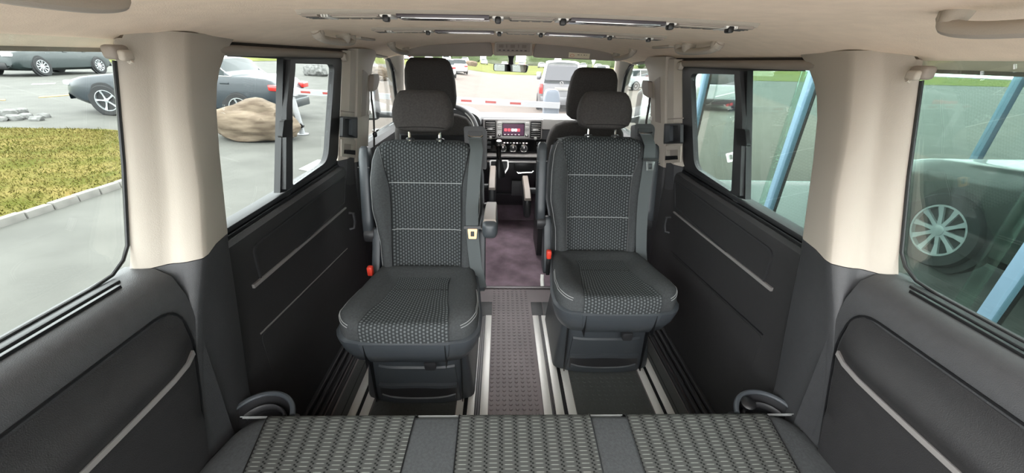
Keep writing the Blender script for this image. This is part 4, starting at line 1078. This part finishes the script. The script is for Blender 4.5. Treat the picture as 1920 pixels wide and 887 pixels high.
# lawn with its kerb stones
lawn_out = [(-5.05, -4), (-5.0, 2), (-4.98, 5.6), (-5.2, 6.9), (-5.9, 7.5), (-7.6, 7.7), (-9.2, 7.3), (-9.6, 4), (-9.8, -4)]
lw = MB()
gxs = lin(-9.75, -5.0, 26); gys = lin(-4, 7.6, 50)
def lawn_in(u, v):
    xa = lerp(v, [(-4, -5.05), (5.6, -4.98), (6.9, -5.2), (7.5, -5.9), (7.7, -7.2)]); xb = lerp(v, [(-4, -9.8), (4, -9.6), (7.3, -9.2), (7.7, -7.8)])
    x = xa+(xb-xa)*u; return Vector((x, v, gz(x, v)+.05+.03*math.sin(x*3+v*1.3)*math.sin(v*2.1)*min(1, 8*u*(1-u))))
lw.grid(lawn_in, lin(0, 1, 24), lin(-4, 7.7, 60))
lawn = struct('lawn', lw, 'grass', smooth=60)
# short blades over the lawn
bl = MB(); rnd = random.Random(3)
for _ in range(42000):
    v = rnd.uniform(.5, 7.6); u = rnd.random(); p = lawn_in(u, v)
    h = rnd.uniform(.012, .036)*(2.0 if rnd.random() < .05 else 1); a = rnd.uniform(0, 6.28); w_ = .004+.004*rnd.random()
    d = Vector((math.cos(a), math.sin(a), 0)); l_ = Vector((rnd.uniform(-.03, .03), rnd.uniform(-.03, .03), 0))
    bl.add([p-d*w_, p+d*w_, p+l_+Vector((0, 0, h))], [[0, 1, 2]])
gb = bl.build('grass', 'grass', None, smooth=0, normals=False)
tag(gb, 'short patchy green grass on the lawn beside the van', 'grass', kind='stuff')
kerb_rnd = random.Random(5)
kt = thing('kerb', 'pale kerb of stone blocks along the lawn edge', 'kerb', (-4.95, 2, gz(-4.95, 2)))
y = .2; k = 0
proto = None
while y < 6.9:
    L_ = .26; xa = lerp(y, [(-4, -5.0), (5.6, -4.93), (6.9, -5.15)]); ang = .0 if y < 5.5 else .16*(y-5.5)
    if proto is None: proto = MB().box((-.045, -.125, -.1), (.045, .125, .07), .012).build('kerb_stone', 'kerb', kt, local=True); o = proto
    else: o = proto.copy(); COL.objects.link(o); o.parent = kt
    o.location = Vector((xa+kerb_rnd.uniform(-.006, .006), y, gz(xa, y)+kerb_rnd.uniform(-.006, .006)))-kt.location; o.rotation_euler = (0, 0, ang)
    y += L_
# rubble stones by the road edge
def rock(name, c, size, seed, m, label, cat='boulder', group=None, sub=4):
    b = bmesh.new(); bmesh.ops.create_icosphere(b, subdivisions=sub, radius=1)
    from mathutils import noise
    off = Vector((seed*7.3, seed*3.1, seed*1.7))
    for v_ in b.verts:
        p = v_.co.normalized(); q = Vector((math.copysign(abs(p.x)**.8, p.x), math.copysign(abs(p.y)**.8, p.y), math.copysign(abs(p.z)**.72, p.z)))
        n1 = noise.noise(p*1.3+off)*.22+noise.noise(p*3+off)*.09+abs(noise.noise(Vector((p.x*2, p.y*2, p.z*9))+off))*.05+noise.noise(p*11+off)*.02
        q *= 1+n1; v_.co = Vector((q.x*size[0], q.y*size[1], max(q.z, -.75)*size[2]))
    mb = MB().bm(b); mb.v = [p+Vector(c) for p in mb.v]
    o = mb.build(name, m, None, smooth=28); tag(o, label, cat, group); return o
p = ground(482, 260)
rock('boulder', (p.x+.04, p.y+.02, p.z+.32), (.72, .48, .40), 1, 'rock', 'large layered brown boulder beside the car park in front of the dark saloon')
for k, (px, py, s) in enumerate(((2, 227, .11), (29, 225, .13), (50, 222, .12), (70, 226, .11), (17, 216, .15), (40, 213, .14), (84, 220, .11))):
    q = ground(px, py); rock('rubble_stone', (q.x, q.y, q.z+s*.3), (s, s*.8, s*.55), 3+k, 'rock_grey', 'pale grey rubble stone by the road beyond the lawn, %s' % ('leftmost in front', 'largest in front', 'third from the left in front', 'fourth from the left in front', 'left one behind', 'right one behind', 'rightmost and smallest')[k], 'stone', 'rubble stones beyond the lawn', 2)
for px, py, s, lb in ((592, 142, .75, 'pale grey rock on the verge beyond the barrier'), (706, 150, .9, 'beige rock seen through the driver door window'), (884, 124, 1.1, 'small brown rock at the far edge of the car park')):
    q = ground(px, py); rock('rock', (q.x, q.y, q.z+s*.35), (s, s*.7, s*.55), px, 'rock_grey' if px == 592 else 'rock', lb, 'rock', None, 3)
# road paint
def mark(px, m, label):
    P = [ground(a, b, .012) for a, b in px]
    mb = MB().add([q for q in P]+[q-Vector((0, 0, .01)) for q in P], [[0, 1, 2, 3], [7, 6, 5, 4], [0, 4, 5, 1], [1, 5, 6, 2], [2, 6, 7, 3], [3, 7, 4, 0]])
    o = mb.build('road_marking', m, None, smooth=0); o['kind'] = 'structure'
for k, (px, m) in enumerate((([(58, 159), (103, 157), (105, 155), (60, 157)], 'paint_white'), ([(72, 183), (134, 178), (135, 176), (73, 181)], 'paint_yellow'), ([(146, 155), (175, 153), (176, 151), (147, 153)], 'paint_white'), ([(0, 188), (10, 188), (10, 186), (0, 186)], 'paint_yellow'), ([(560, 317), (586, 322), (614, 303), (596, 299)], 'paint_white'))):
    mark(px, m, '')

# ------------------------------------------------------------------ cars
def wheel(R, c, r, w_, side, spokes=10, rm='rim_alloy', detail=True):
    """wheel whose outer face looks towards side (+1/-1) along the car's y"""
    c = Vector(c); ax = Vector((0, side, 0))
    t = MB().lathe([(r*.66, -w_*.5), (r*.93, -w_*.5), (r, -w_*.36), (r, w_*.36), (r*.95, w_*.5), (r*.70, w_*.5), (r*.68, w_*.42), (r*.66, -w_*.5)], c, ax, 32, caps=False).build('wheel', 'tyre', R, local=True)
    MB().lathe([(r*.70, w_*.40), (r*.69, w_*.47), (r*.64, w_*.47), (r*.62, w_*.2), (r*.70, w_*.40)], c, ax, 32, caps=False).build('rim', rm, t, local=True)
    MB().lathe([(r*.64, w_*.08), (r*.3, w_*.10)], c, ax, 24).build('brake_disc', 'black', t, local=True)
    MB().lathe([(r*.15, w_*.2), (r*.14, w_*.44), (r*.07, w_*.46)], c, ax, 14).build('hub', rm, t, local=True)
    if detail:
        for k in range(spokes):
            a = 2*math.pi*k/spokes; d = Vector((math.cos(a), 0, math.sin(a))); n = Vector((-math.sin(a), 0, math.cos(a)))
            mb = MB().loft([[c+d*(r*q)+n*(s*hw)+ax*(w_*h) for s, h in ((-1, e-.10), (1, e-.10), (1, e), (-1, e))] for q, hw, e in ((.10, r*.055, .42), (.40, r*.045, .40), (.66, r*.075, .45))])
            mb.build('spoke', rm, t, local=True)
    return t
def make_car(name, label, kind, paint, loc, heading, group=None, spokes=10, detail=True, L=4.7, W=1.84, H=1.43, scale=1):
    """nose towards local +x; origin on the ground under the middle"""
    R = thing(name, label, 'van' if kind == 'van' else 'car', (0, 0, 0), 0, group)
    h = L/2; w2 = W/2
    if kind == 'sedan':
        belt = [(-h, .62), (-h+.06, .80), (-h+.25, .98), (-h+.7, 1.02), (-.9, 1.0), (.8, .95), (1.0, .93), (h-.5, .80), (h-.15, .70), (h-.03, .60), (h, .45)]
        roof = [(-h, 0), (-h+.65, 0), (-1.05, H-.06), (-.6, H), (.05, H), (.45, H-.05), (1.18, 0), (h, 0)]
        wins = [(-1.32, -.45), (-.36, .52)]; wb = (-1.40, 1.42); r = .33
    elif kind == 'suv':
        belt = [(-h, .7), (-h+.05, .95), (-h+.3, 1.08), (-.9, 1.08), (.8, 1.04), (1.05, 1.02), (h-.5, .95), (h-.12, .84), (h-.03, .70), (h, .5)]
        roof = [(-h, 0), (-h+.12, 0), (-h+.62, H-.06), (-.8, H), (.1, H), (.5, H-.06), (1.22, 0), (h, 0)]
        wins = [(-1.75, -1.05), (-.98, -.10), (-.02, .70)]; wb = (-1.38, 1.42); r = .36
    else:
        belt = [(-h, .6), (-h+.03, 1.05), (-h+.1, 1.10), (0, 1.08), (1.3, 1.05), (1.9, .98), (h-.1, .85), (h, .55)]
        roof = [(-h, 0), (-h+.05, 0), (-h+.22, H-.07), (-h+.5, H), (.8, H), (1.15, H-.04), (2.0, 0), (h, 0)]
        wins = [(-2.1, -.9), (-.85, .35), (.42, 1.3)]; wb = (-1.5, 1.5); r = .34
    xs = sorted(set([round(q, 3) for q in lin(-h, h, 45)]+[round(a, 3) for q in wins for a in q]+[round(a, 3) for a, _ in roof]+[-h+.02, h-.02]))
    def hwf(x):
        e = abs(x)/h; return w2*(1-.22*max(0, (e-.72)/.28)**2.2)
    def zbot(x): return .20+(.12*max(0, (abs(x)/h-.8)/.2))
    secs = []; info = []
    for x in xs:
        b = lerp(x, belt); rf = lerp(x, [(a, c) for a, c in roof]); rz = max(rf, b+.012)
        cab = rz-b; hw_ = hwf(x); inn = hw_-.10-cab*.26 if cab > .03 else hw_-.14
        mid = (.45*b+.55*zbot(x))
        half = [(hw_*.85, zbot(x)), (hw_*.98, zbot(x)+.10), (hw_, mid), (hw_*.99, b-.16), (hw_*.965, b-.04), (hw_-.075, b), (inn+.04, rz-.05*min(1, cab/.3)), (inn*.86, rz-.012*min(1, cab/.3)), (inn*.45, rz+.004), (0, rz+.01)]
        sec = [Vector((x, y_, z)) for y_, z in half]+[Vector((x, -y_, z)) for y_, z in half[-2::-1]]
        secs.append(sec); info.append((x, cab))
    n = len(secs[0])
    body = MB(); glas = {}
    allv = [p for s in secs for p in s]
    groups = {'body': []}
    for i in range(len(xs)-1):
        xm = (xs[i]+xs[i+1])/2
        for j in range(n):
            k = (j+1) % n
            f = [i*n+j, i*n+k, (i+1)*n+k, (i+1)*n+j]; key = 'body'
            cmin = min(info[i][1], info[i+1][1]); cmax = max(info[i][1], info[i+1][1])
            side = j in (5, n-7)
            top_ = j in (6, 7, 8, 9, 10, 11) if n == 19 else False
            if side and cmax > .12:
                for q, (a, b) in enumerate(wins):
                    if a < xm < b: key = ('s', q, j == 5)
            if 6 <= j <= n-8 and abs(info[i+1][1]-info[i][1]) > .02:
                if cmax > .1: key = 'front' if xm > 0 else 'rear'
            groups.setdefault(key, []).append(f)
    ends = [list(range(n))[::-1], [(len(xs)-1)*n+j for j in range(n)]]
    groups['body'] += ends
    for key, fs in groups.items():
        used = sorted({i for f in fs for i in f}); mp = {u_: i for i, u_ in enumerate(used)}
        mb = MB().add([allv[u_] for u_ in used], [[mp[i] for i in f] for f in fs])
        nm_ = 'body' if key == 'body' else ('windscreen' if key == 'front' else 'rear_window' if key == 'rear' else 'side_window')
        mb.build(nm_, paint if key == 'body' else 'car_glass', R, local=True, smooth=40)
    # sills, bumpers, arches, wheels
    for xw in wb:
        for s in (-1, 1):
            yw = s*(w2-.11)
            MB().lathe([(r*1.16, -.06), (r*1.16, .022), (r*1.02, .028)], (xw, s*(w2-.03), r*1.0), (0, s, 0), 28).build('wheel_arch', 'tyre', R, local=True)
            if not detail: wheel(R, (xw, s*(w2-.07), r), r, .20, s, 5, detail=False)
            else: wheel(R, (xw, s*(w2-.07), r), r, .22, s, spokes)
    for s in (-1, 1):
        hy = s*(w2*.74)
        MB().box((h-.20, hy-.20, .60 if kind == 'sedan' else .72), (h-.02, hy+.10, .70 if kind == 'sedan' else .84), .03, 3).build('headlight', 'lamp_white', R, local=True)
        if kind == 'van': MB().box((-h-.02, s*(w2-.13)-.07, .72), (-h+.05, s*(w2-.13)+.07, 1.10), .02).build('tail_light', 'tail_red', R, local=True)
        else: MB().box((-h-.005, s*(w2*.74)-.20, .74 if kind == 'sedan' else .90), (-h+.28, s*(w2*.74)+.17, .88 if kind == 'sedan' else 1.02), .03, 3).build('tail_light', 'tail_red', R, local=True)
        if detail:
            MB().box((.62, s*(w2+.02)-.09, belt[5][1]+.02 if kind != 'van' else 1.1), (.78, s*(w2+.02)+.09, belt[5][1]+.16 if kind != 'van' else 1.26), .04, 3).build('wing_mirror', paint, R, local=True)
            for q, (a, b) in enumerate(wins[-2:]):
                MB().box((a+.05, s*(w2-.01)-.012, lerp(a, belt)-.17), (a+.24, s*(w2-.01)+.016, lerp(a, belt)-.13), .008).build('door_handle', paint, R, local=True)
            for q, (a, b) in enumerate(wins):
                # bright line round the side glass
                def top_at(x):
                    b_ = lerp(x, belt); rz = max(lerp(x, roof), b_+.012); cab = rz-b_; hw_ = hwf(x); inn = hw_-.10-cab*.26 if cab > .03 else hw_-.14
                    return Vector((x, s*(inn+.045), rz-.05*min(1, cab/.3)))
                def bot_at(x): return Vector((x, s*(hwf(x)-.07), lerp(x, belt)))
                pts = [bot_at(x) for x in lin(a, b, 6)]+[top_at(x) for x in lin(b, a, 6)]
                if kind == 'sedan': MB().tube(pts+pts[:1], .010, 5).build('window_trim', 'silver', R, local=True)
    MB().box((-h-.03, -w2*.8, .30), (-h+.05, w2*.8, .52), .03).build('rear_bumper', 'black' if kind != 'sedan' else paint, R, local=True)
    MB().box((h-.06, -w2*.6, .26), (h+.03, w2*.6, .50), .03).build('grille', 'black', R, local=True)
    R.location = loc; R.rotation_euler = (0, 0, heading)
    if scale != 1: R.scale = (scale,)*3
    return R
def place(px, py): p = ground(px, py); return p
# the dark saloon behind the boulder
fw = ground(216, 216); head = math.radians(184)
d = Vector((math.cos(head), math.sin(head), 0)); side = Vector((-d.y, d.x, 0))      # side: away from the van's flank turned to us
if side.y > 0: side = -side
c = fw-d*1.42-side*.85
ca_ = make_car('sedan', 'dark blue-grey saloon car parked behind the boulder', 'sedan', 'car_blue', (c.x, c.y, gz(c.x, c.y)), head, spokes=5)
ca_.rotation_euler = (0, -.045, head)
# the moving SUV on the road
a1, a2 = ground(88, 143), ground(190, 138)
d = a1-a2; d.z = 0; d.normalize(); head = math.atan2(d.y, d.x); side = Vector((1, 0, 0)); side = (side-d*side.dot(d)).normalized()
c = (a1+a2)/2-side*.9
make_car('suv', 'dark green SUV driving on the road beyond the lawn', 'suv', 'car_green', (c.x, c.y, gz(c.x, c.y)), head, spokes=10, L=4.75, W=1.88, H=1.66)
# grey van ahead, seen from behind
gv = ground(1049, 211)
vc = Vector((gv.x, gv.y, 0)); vh = math.radians(84)
vd = Vector((math.cos(vh), math.sin(vh), 0)); vc += vd*2.5
van = make_car('van', 'grey van seen from behind beyond the barrier', 'van', 'car_grey', (vc.x, vc.y, gz(vc.x, vc.y)), vh, L=4.95, W=1.85, H=1.93)
VR = lambda y_, z, e=0: Vector((-2.475-e, y_, z))
rw = rpoly([(-.66, 1.22), (.66, 1.22), (.58, 1.76), (-.58, 1.76)], .06)
def vrx(z): return -2.475+.05+.17*max(0, (z-1.10))/.8
MB().slab(rw, lambda p, d_: Vector((vrx(p[1])-.015-d_, p[0], p[1])), .012).build('tailgate_window', 'van_glass', van, local=True) if mat('van_glass', (66, 68, 72), .3) else None
MB().box((-2.53, -.26, .86), (-2.50, .26, .98), .004).build('number_plate', 'paint_white', van, local=True)
MB().ring([(.075*math.cos(t), 1.12+.075*math.sin(t)) for t in lin(0, 6.0, 22)], [(.06*math.cos(t), 1.12+.06*math.sin(t)) for t in lin(0, 6.0, 22)], lambda p, d_: Vector((-2.49-d_, p[0], p[1])), .012).build('badge_ring', 'chrome', van, local=True)
for sx_ in (-1, 1):
    MB().tube([Vector((-2.50, sx_*.045, 1.165)), Vector((-2.50, sx_*.018, 1.075)), Vector((-2.50, 0, 1.115))], .007, 5).build('badge_stroke', 'chrome', van, local=True)
MB().box((-2.52, -.80, .30), (-2.45, .80, .62), .05, 3).build('bumper', 'car_grey', van, local=True)
for sx_ in (-1, 1):
    MB().box((.9, sx_*.95-.12, 1.15), (1.05, sx_*.95+.12, 1.42), .04, 3).build('door_mirror', 'car_white', van, local=True)
# white cars
for k, (px, py, hd_, kd, lb) in enumerate(((836, 147, 100, 'sedan', 'white car parked at the far left of the car park seen past the headrest'), (862, 140, 100, 'sedan', 'white car second in the far row behind the driver headrest'),
      (1125, 140, 60, 'suv', 'white car parked beyond the grey van on the right'), (1095, 128, 90, 'sedan', 'pale car far behind the grey van'))):
    q = ground(px, py); a = math.radians(hd_); q = q+Vector((math.cos(a), math.sin(a), 0))*2.2
    make_car('white_car', lb, kd, 'car_white', (q.x, q.y, gz(q.x, q.y)), a, detail=False, H=1.5, group='white cars in the far car park')
q = ground(1325, 212); make_car('white_van', 'white van parked ahead on the right beyond the showroom', 'van', 'car_white', (q.x+1.5, q.y+3.0, gz(q.x, q.y)), math.radians(75), detail=False, L=4.9, W=1.9, H=1.9)
q = ground(1197, 170); make_car('white_car', 'white car seen through the passenger door window', 'suv', 'car_white', (q.x+.6, q.y+1.0, gz(q.x, q.y)), math.radians(20), detail=False, H=1.6)
# far row of parked cars and a hedge at the end of the field
rr = random.Random(11)
ORD = ['first', 'second', 'third', 'fourth', 'fifth', 'sixth', 'seventh', 'eighth', 'ninth', 'tenth', 'eleventh', 'twelfth', 'thirteenth', 'fourteenth', 'fifteenth', 'sixteenth']
fx = -26
k = 0
while fx < 30:
    yy = 118+rr.uniform(-2, 2)
    if k == 0:
        far0 = make_car('far_car', 'small pale car in the distant row beyond the field, first from the left', 'sedan', 'car_white', (fx, yy, gz(fx, yy)), math.pi/2, group='distant row of cars beyond the field', detail=False)
        fo = far0
    else:
        fo = copy_tree(far0); fo.location = (fx, yy, gz(fx, yy))
        fo['label'] = 'small pale car in the distant row beyond the field, %s from the left' % ORD[k]
    fx += 4.2+rr.uniform(0, 2.0); k += 1
for k in range(9):
    xx = -54+k*13.5+rr.uniform(-1, 1); yy = 150+rr.uniform(-6, 6)
    s = rr.uniform(2.2, 4.2); rock('hedge', (xx, yy, gz(xx, yy)+s*.55), (5.2, 2.5, s*.9), 20+k, 'leaf', 'green hedge clump along the far edge of the field, %s from the left' % ORD[k], 'hedge', 'hedges at the far edge of the field', 3)

# ------------------------------------------------------------------ car park barrier
box_c = at(1033, 200, 'y', 8.0); bz = gz(box_c.x, 8.0)
bb = thing('barrier_box', 'pale blue-grey barrier machine box in front of the grey van', 'barrier', (box_c.x, 8.0, bz))
tp = at(1033, 168, 'y', 7.9).z
wb_ = .155
secs = []
for z, s in ((bz, 1), (tp-.20, 1), (tp-.14, .98), (tp-.07, .9), (tp-.02, .72), (tp, .4)):
    secs.append([Vector((box_c.x+x*s, 8.0+y_, z)) for x, y_ in rpoly([(-wb_, -.13), (wb_, -.13), (wb_, .16), (-wb_, .16)], .04)])
MB().loft(secs).build('box_body', 'box_grey', bb)
MB().prism(rpoly([(box_c.x-.10, bz+.25), (box_c.x+.10, bz+.25), (box_c.x+.10, tp-.33), (box_c.x-.10, tp-.33)], .02), 'y', 7.855, 7.88).build('service_door', 'box_grey', bb)
pp = ground(567, 252)
a0 = Vector((box_c.x, 7.80, at(1020, 195, 'y', 8.0).z)); pe = at(560, 172, 'y', pp.y); 
a1 = Vector((pe.x, pp.y, pe.z))
arm = thing('barrier_boom', 'long white barrier arm with red reflector strips', 'barrier', (a0+a1)/2)
dv = (a1-a0); Ln = dv.length+.35; dv.normalize(); up_ = Vector((0, 0, 1)); up_ = (up_-dv*up_.dot(dv)).normalized(); bk_ = dv.cross(up_)
MB().loft([[a0+dv*t+up_*(a*.055)+bk_*(b*.025) for a, b in ((-1, -1), (1, -1), (1, 1), (-1, 1))] for t in (-.15, Ln)]).build('arm_beam', 'post_white', arm)
for s_ in (-1, 1):
    t = .62
    while t < Ln-.1:
        MB().loft([[a0+dv*q+up_*a+bk_*(s_*.0265) for a in (-.020, .020)]+[a0+dv*q+up_*a+bk_*(s_*.02) for a in (.020, -.020)] for q in (t, t+.22)]).build('reflector', 'reflector_red', arm)
        t += .50
ps = thing('barrier_post', 'white forked support post standing under the barrier arm end', 'post', (pp.x, pp.y, pp.z))
hz = a1.z-.06
MB().tube([pp, pp+Vector((-.01, 0, .3)), Vector((pp.x-.05, pp.y, hz))], [.06, .055, .05], 14).build('post_tube', 'post_white', ps)
MB().lathe([(.13, 0), (.13, .015), (.07, .02)], pp, n=20).build('foot_plate', 'post_white', ps)
MB().box((pp.x-.17, pp.y-.04, hz-.03), (pp.x+.07, pp.y+.04, hz+.0), .01).build('fork', 'post_white', ps)
MB().lathe([(.05, -.02), (.05, .05), (.035, .055)], Vector((pp.x+.05, pp.y-.05, pp.z+.20)), (0, -1, 0), 14).build('lock_knob', 'black', ps)

# ------------------------------------------------------------------ glass showroom on the right
FX = 2.9
mat('frame_blue', (128, 156, 178), .4, metal=.2)
mat('show_floor', (56, 57, 55), .5, var=.08, vscale=2, bump=.2, bscale=60)
mat('show_wall', (60, 64, 62), .8)
glass('facade_glass', (.86, .92, .90), 1.5, .0)
fac = struct('building', MB().box((FX-.1, -7, 3.3), (13, 6.1, 3.7)), 'show_wall')
sf = MB().box((FX-.05, -7, gz(3, 0)-.1), (13, 6.05, gz(3, 0)+.012)); sf.build('showroom_floor', 'show_floor', fac)
MB().box((12.6, -7, gz(3, 0)), (13, 6.05, 3.3)).build('back_wall', 'show_wall', fac)
my = [-4.33, -2.29, -.25, 1.79, 3.83, 5.87]
for k, yy in enumerate(my):
    MB().box((FX-.03, yy-.03, gz(3, 0)), (FX+.05, yy+.03, 3.3), .004).build('mullion', 'frame_blue', fac)
    MB().box((FX+.05, yy-.035, gz(3, 0)), (FX+.08, yy+.05, 3.3), .004).build('inner_frame', 'black', fac)
    MB().box((FX+.02, yy+.11, gz(3, 0)), (FX+.04, yy+.19, 3.3), .002).build('glass_fin', 'fin_glass', fac) if k and glass('fin_glass', (.85, .97, .92), 1.5, .12) else None
for a, b in zip(my, my[1:]):
    MB().box((FX, a+.03, gz(3, 0)+.06), (FX+.012, b-.03, 3.2)).build('pane', 'facade_glass', fac)
    MB().box((FX-.03, a+.03, gz(3, 0)), (FX+.05, b-.03, gz(3, 0)+.07)).build('base_rail', 'frame_blue', fac)
for k in range(4):
    MB().box((FX+.2+2.3*k, 5.87, gz(3, 0)+.05), (FX+2.4+2.3*k, 5.882, 3.2)).build('pane', 'facade_glass', fac)
    MB().box((FX+2.4+2.3*k, 5.82, gz(3, 0)), (FX+2.5+2.3*k, 5.93, 3.3), .006).build('mullion', 'frame_blue', fac)
wc = at(1765, 432, 'x', 4.15)
make_car('suv', 'dark green SUV with bright spoked wheels inside the showroom', 'suv', 'car_olive', (4.15+.92, wc.y-1.42, gz(3, 0)+.012), math.radians(88), spokes=10, L=4.7, W=1.88, H=1.62)

# ------------------------------------------------------------------ outer skin of the van itself
for sg, nm in ((-1, 'left'), (1, 'right')):
    b = MB().box((.90, -.6, -.25), (.965, 3.5, .68), .03)
    if sg < 0: b.mirror()
    sk = struct('wall_outer_%s' % nm, b, 'car_dark')
u_ = struct('trim_16', MB().box((-.9, -.6, -.28), (.9, 3.6, -.13)), 'black')
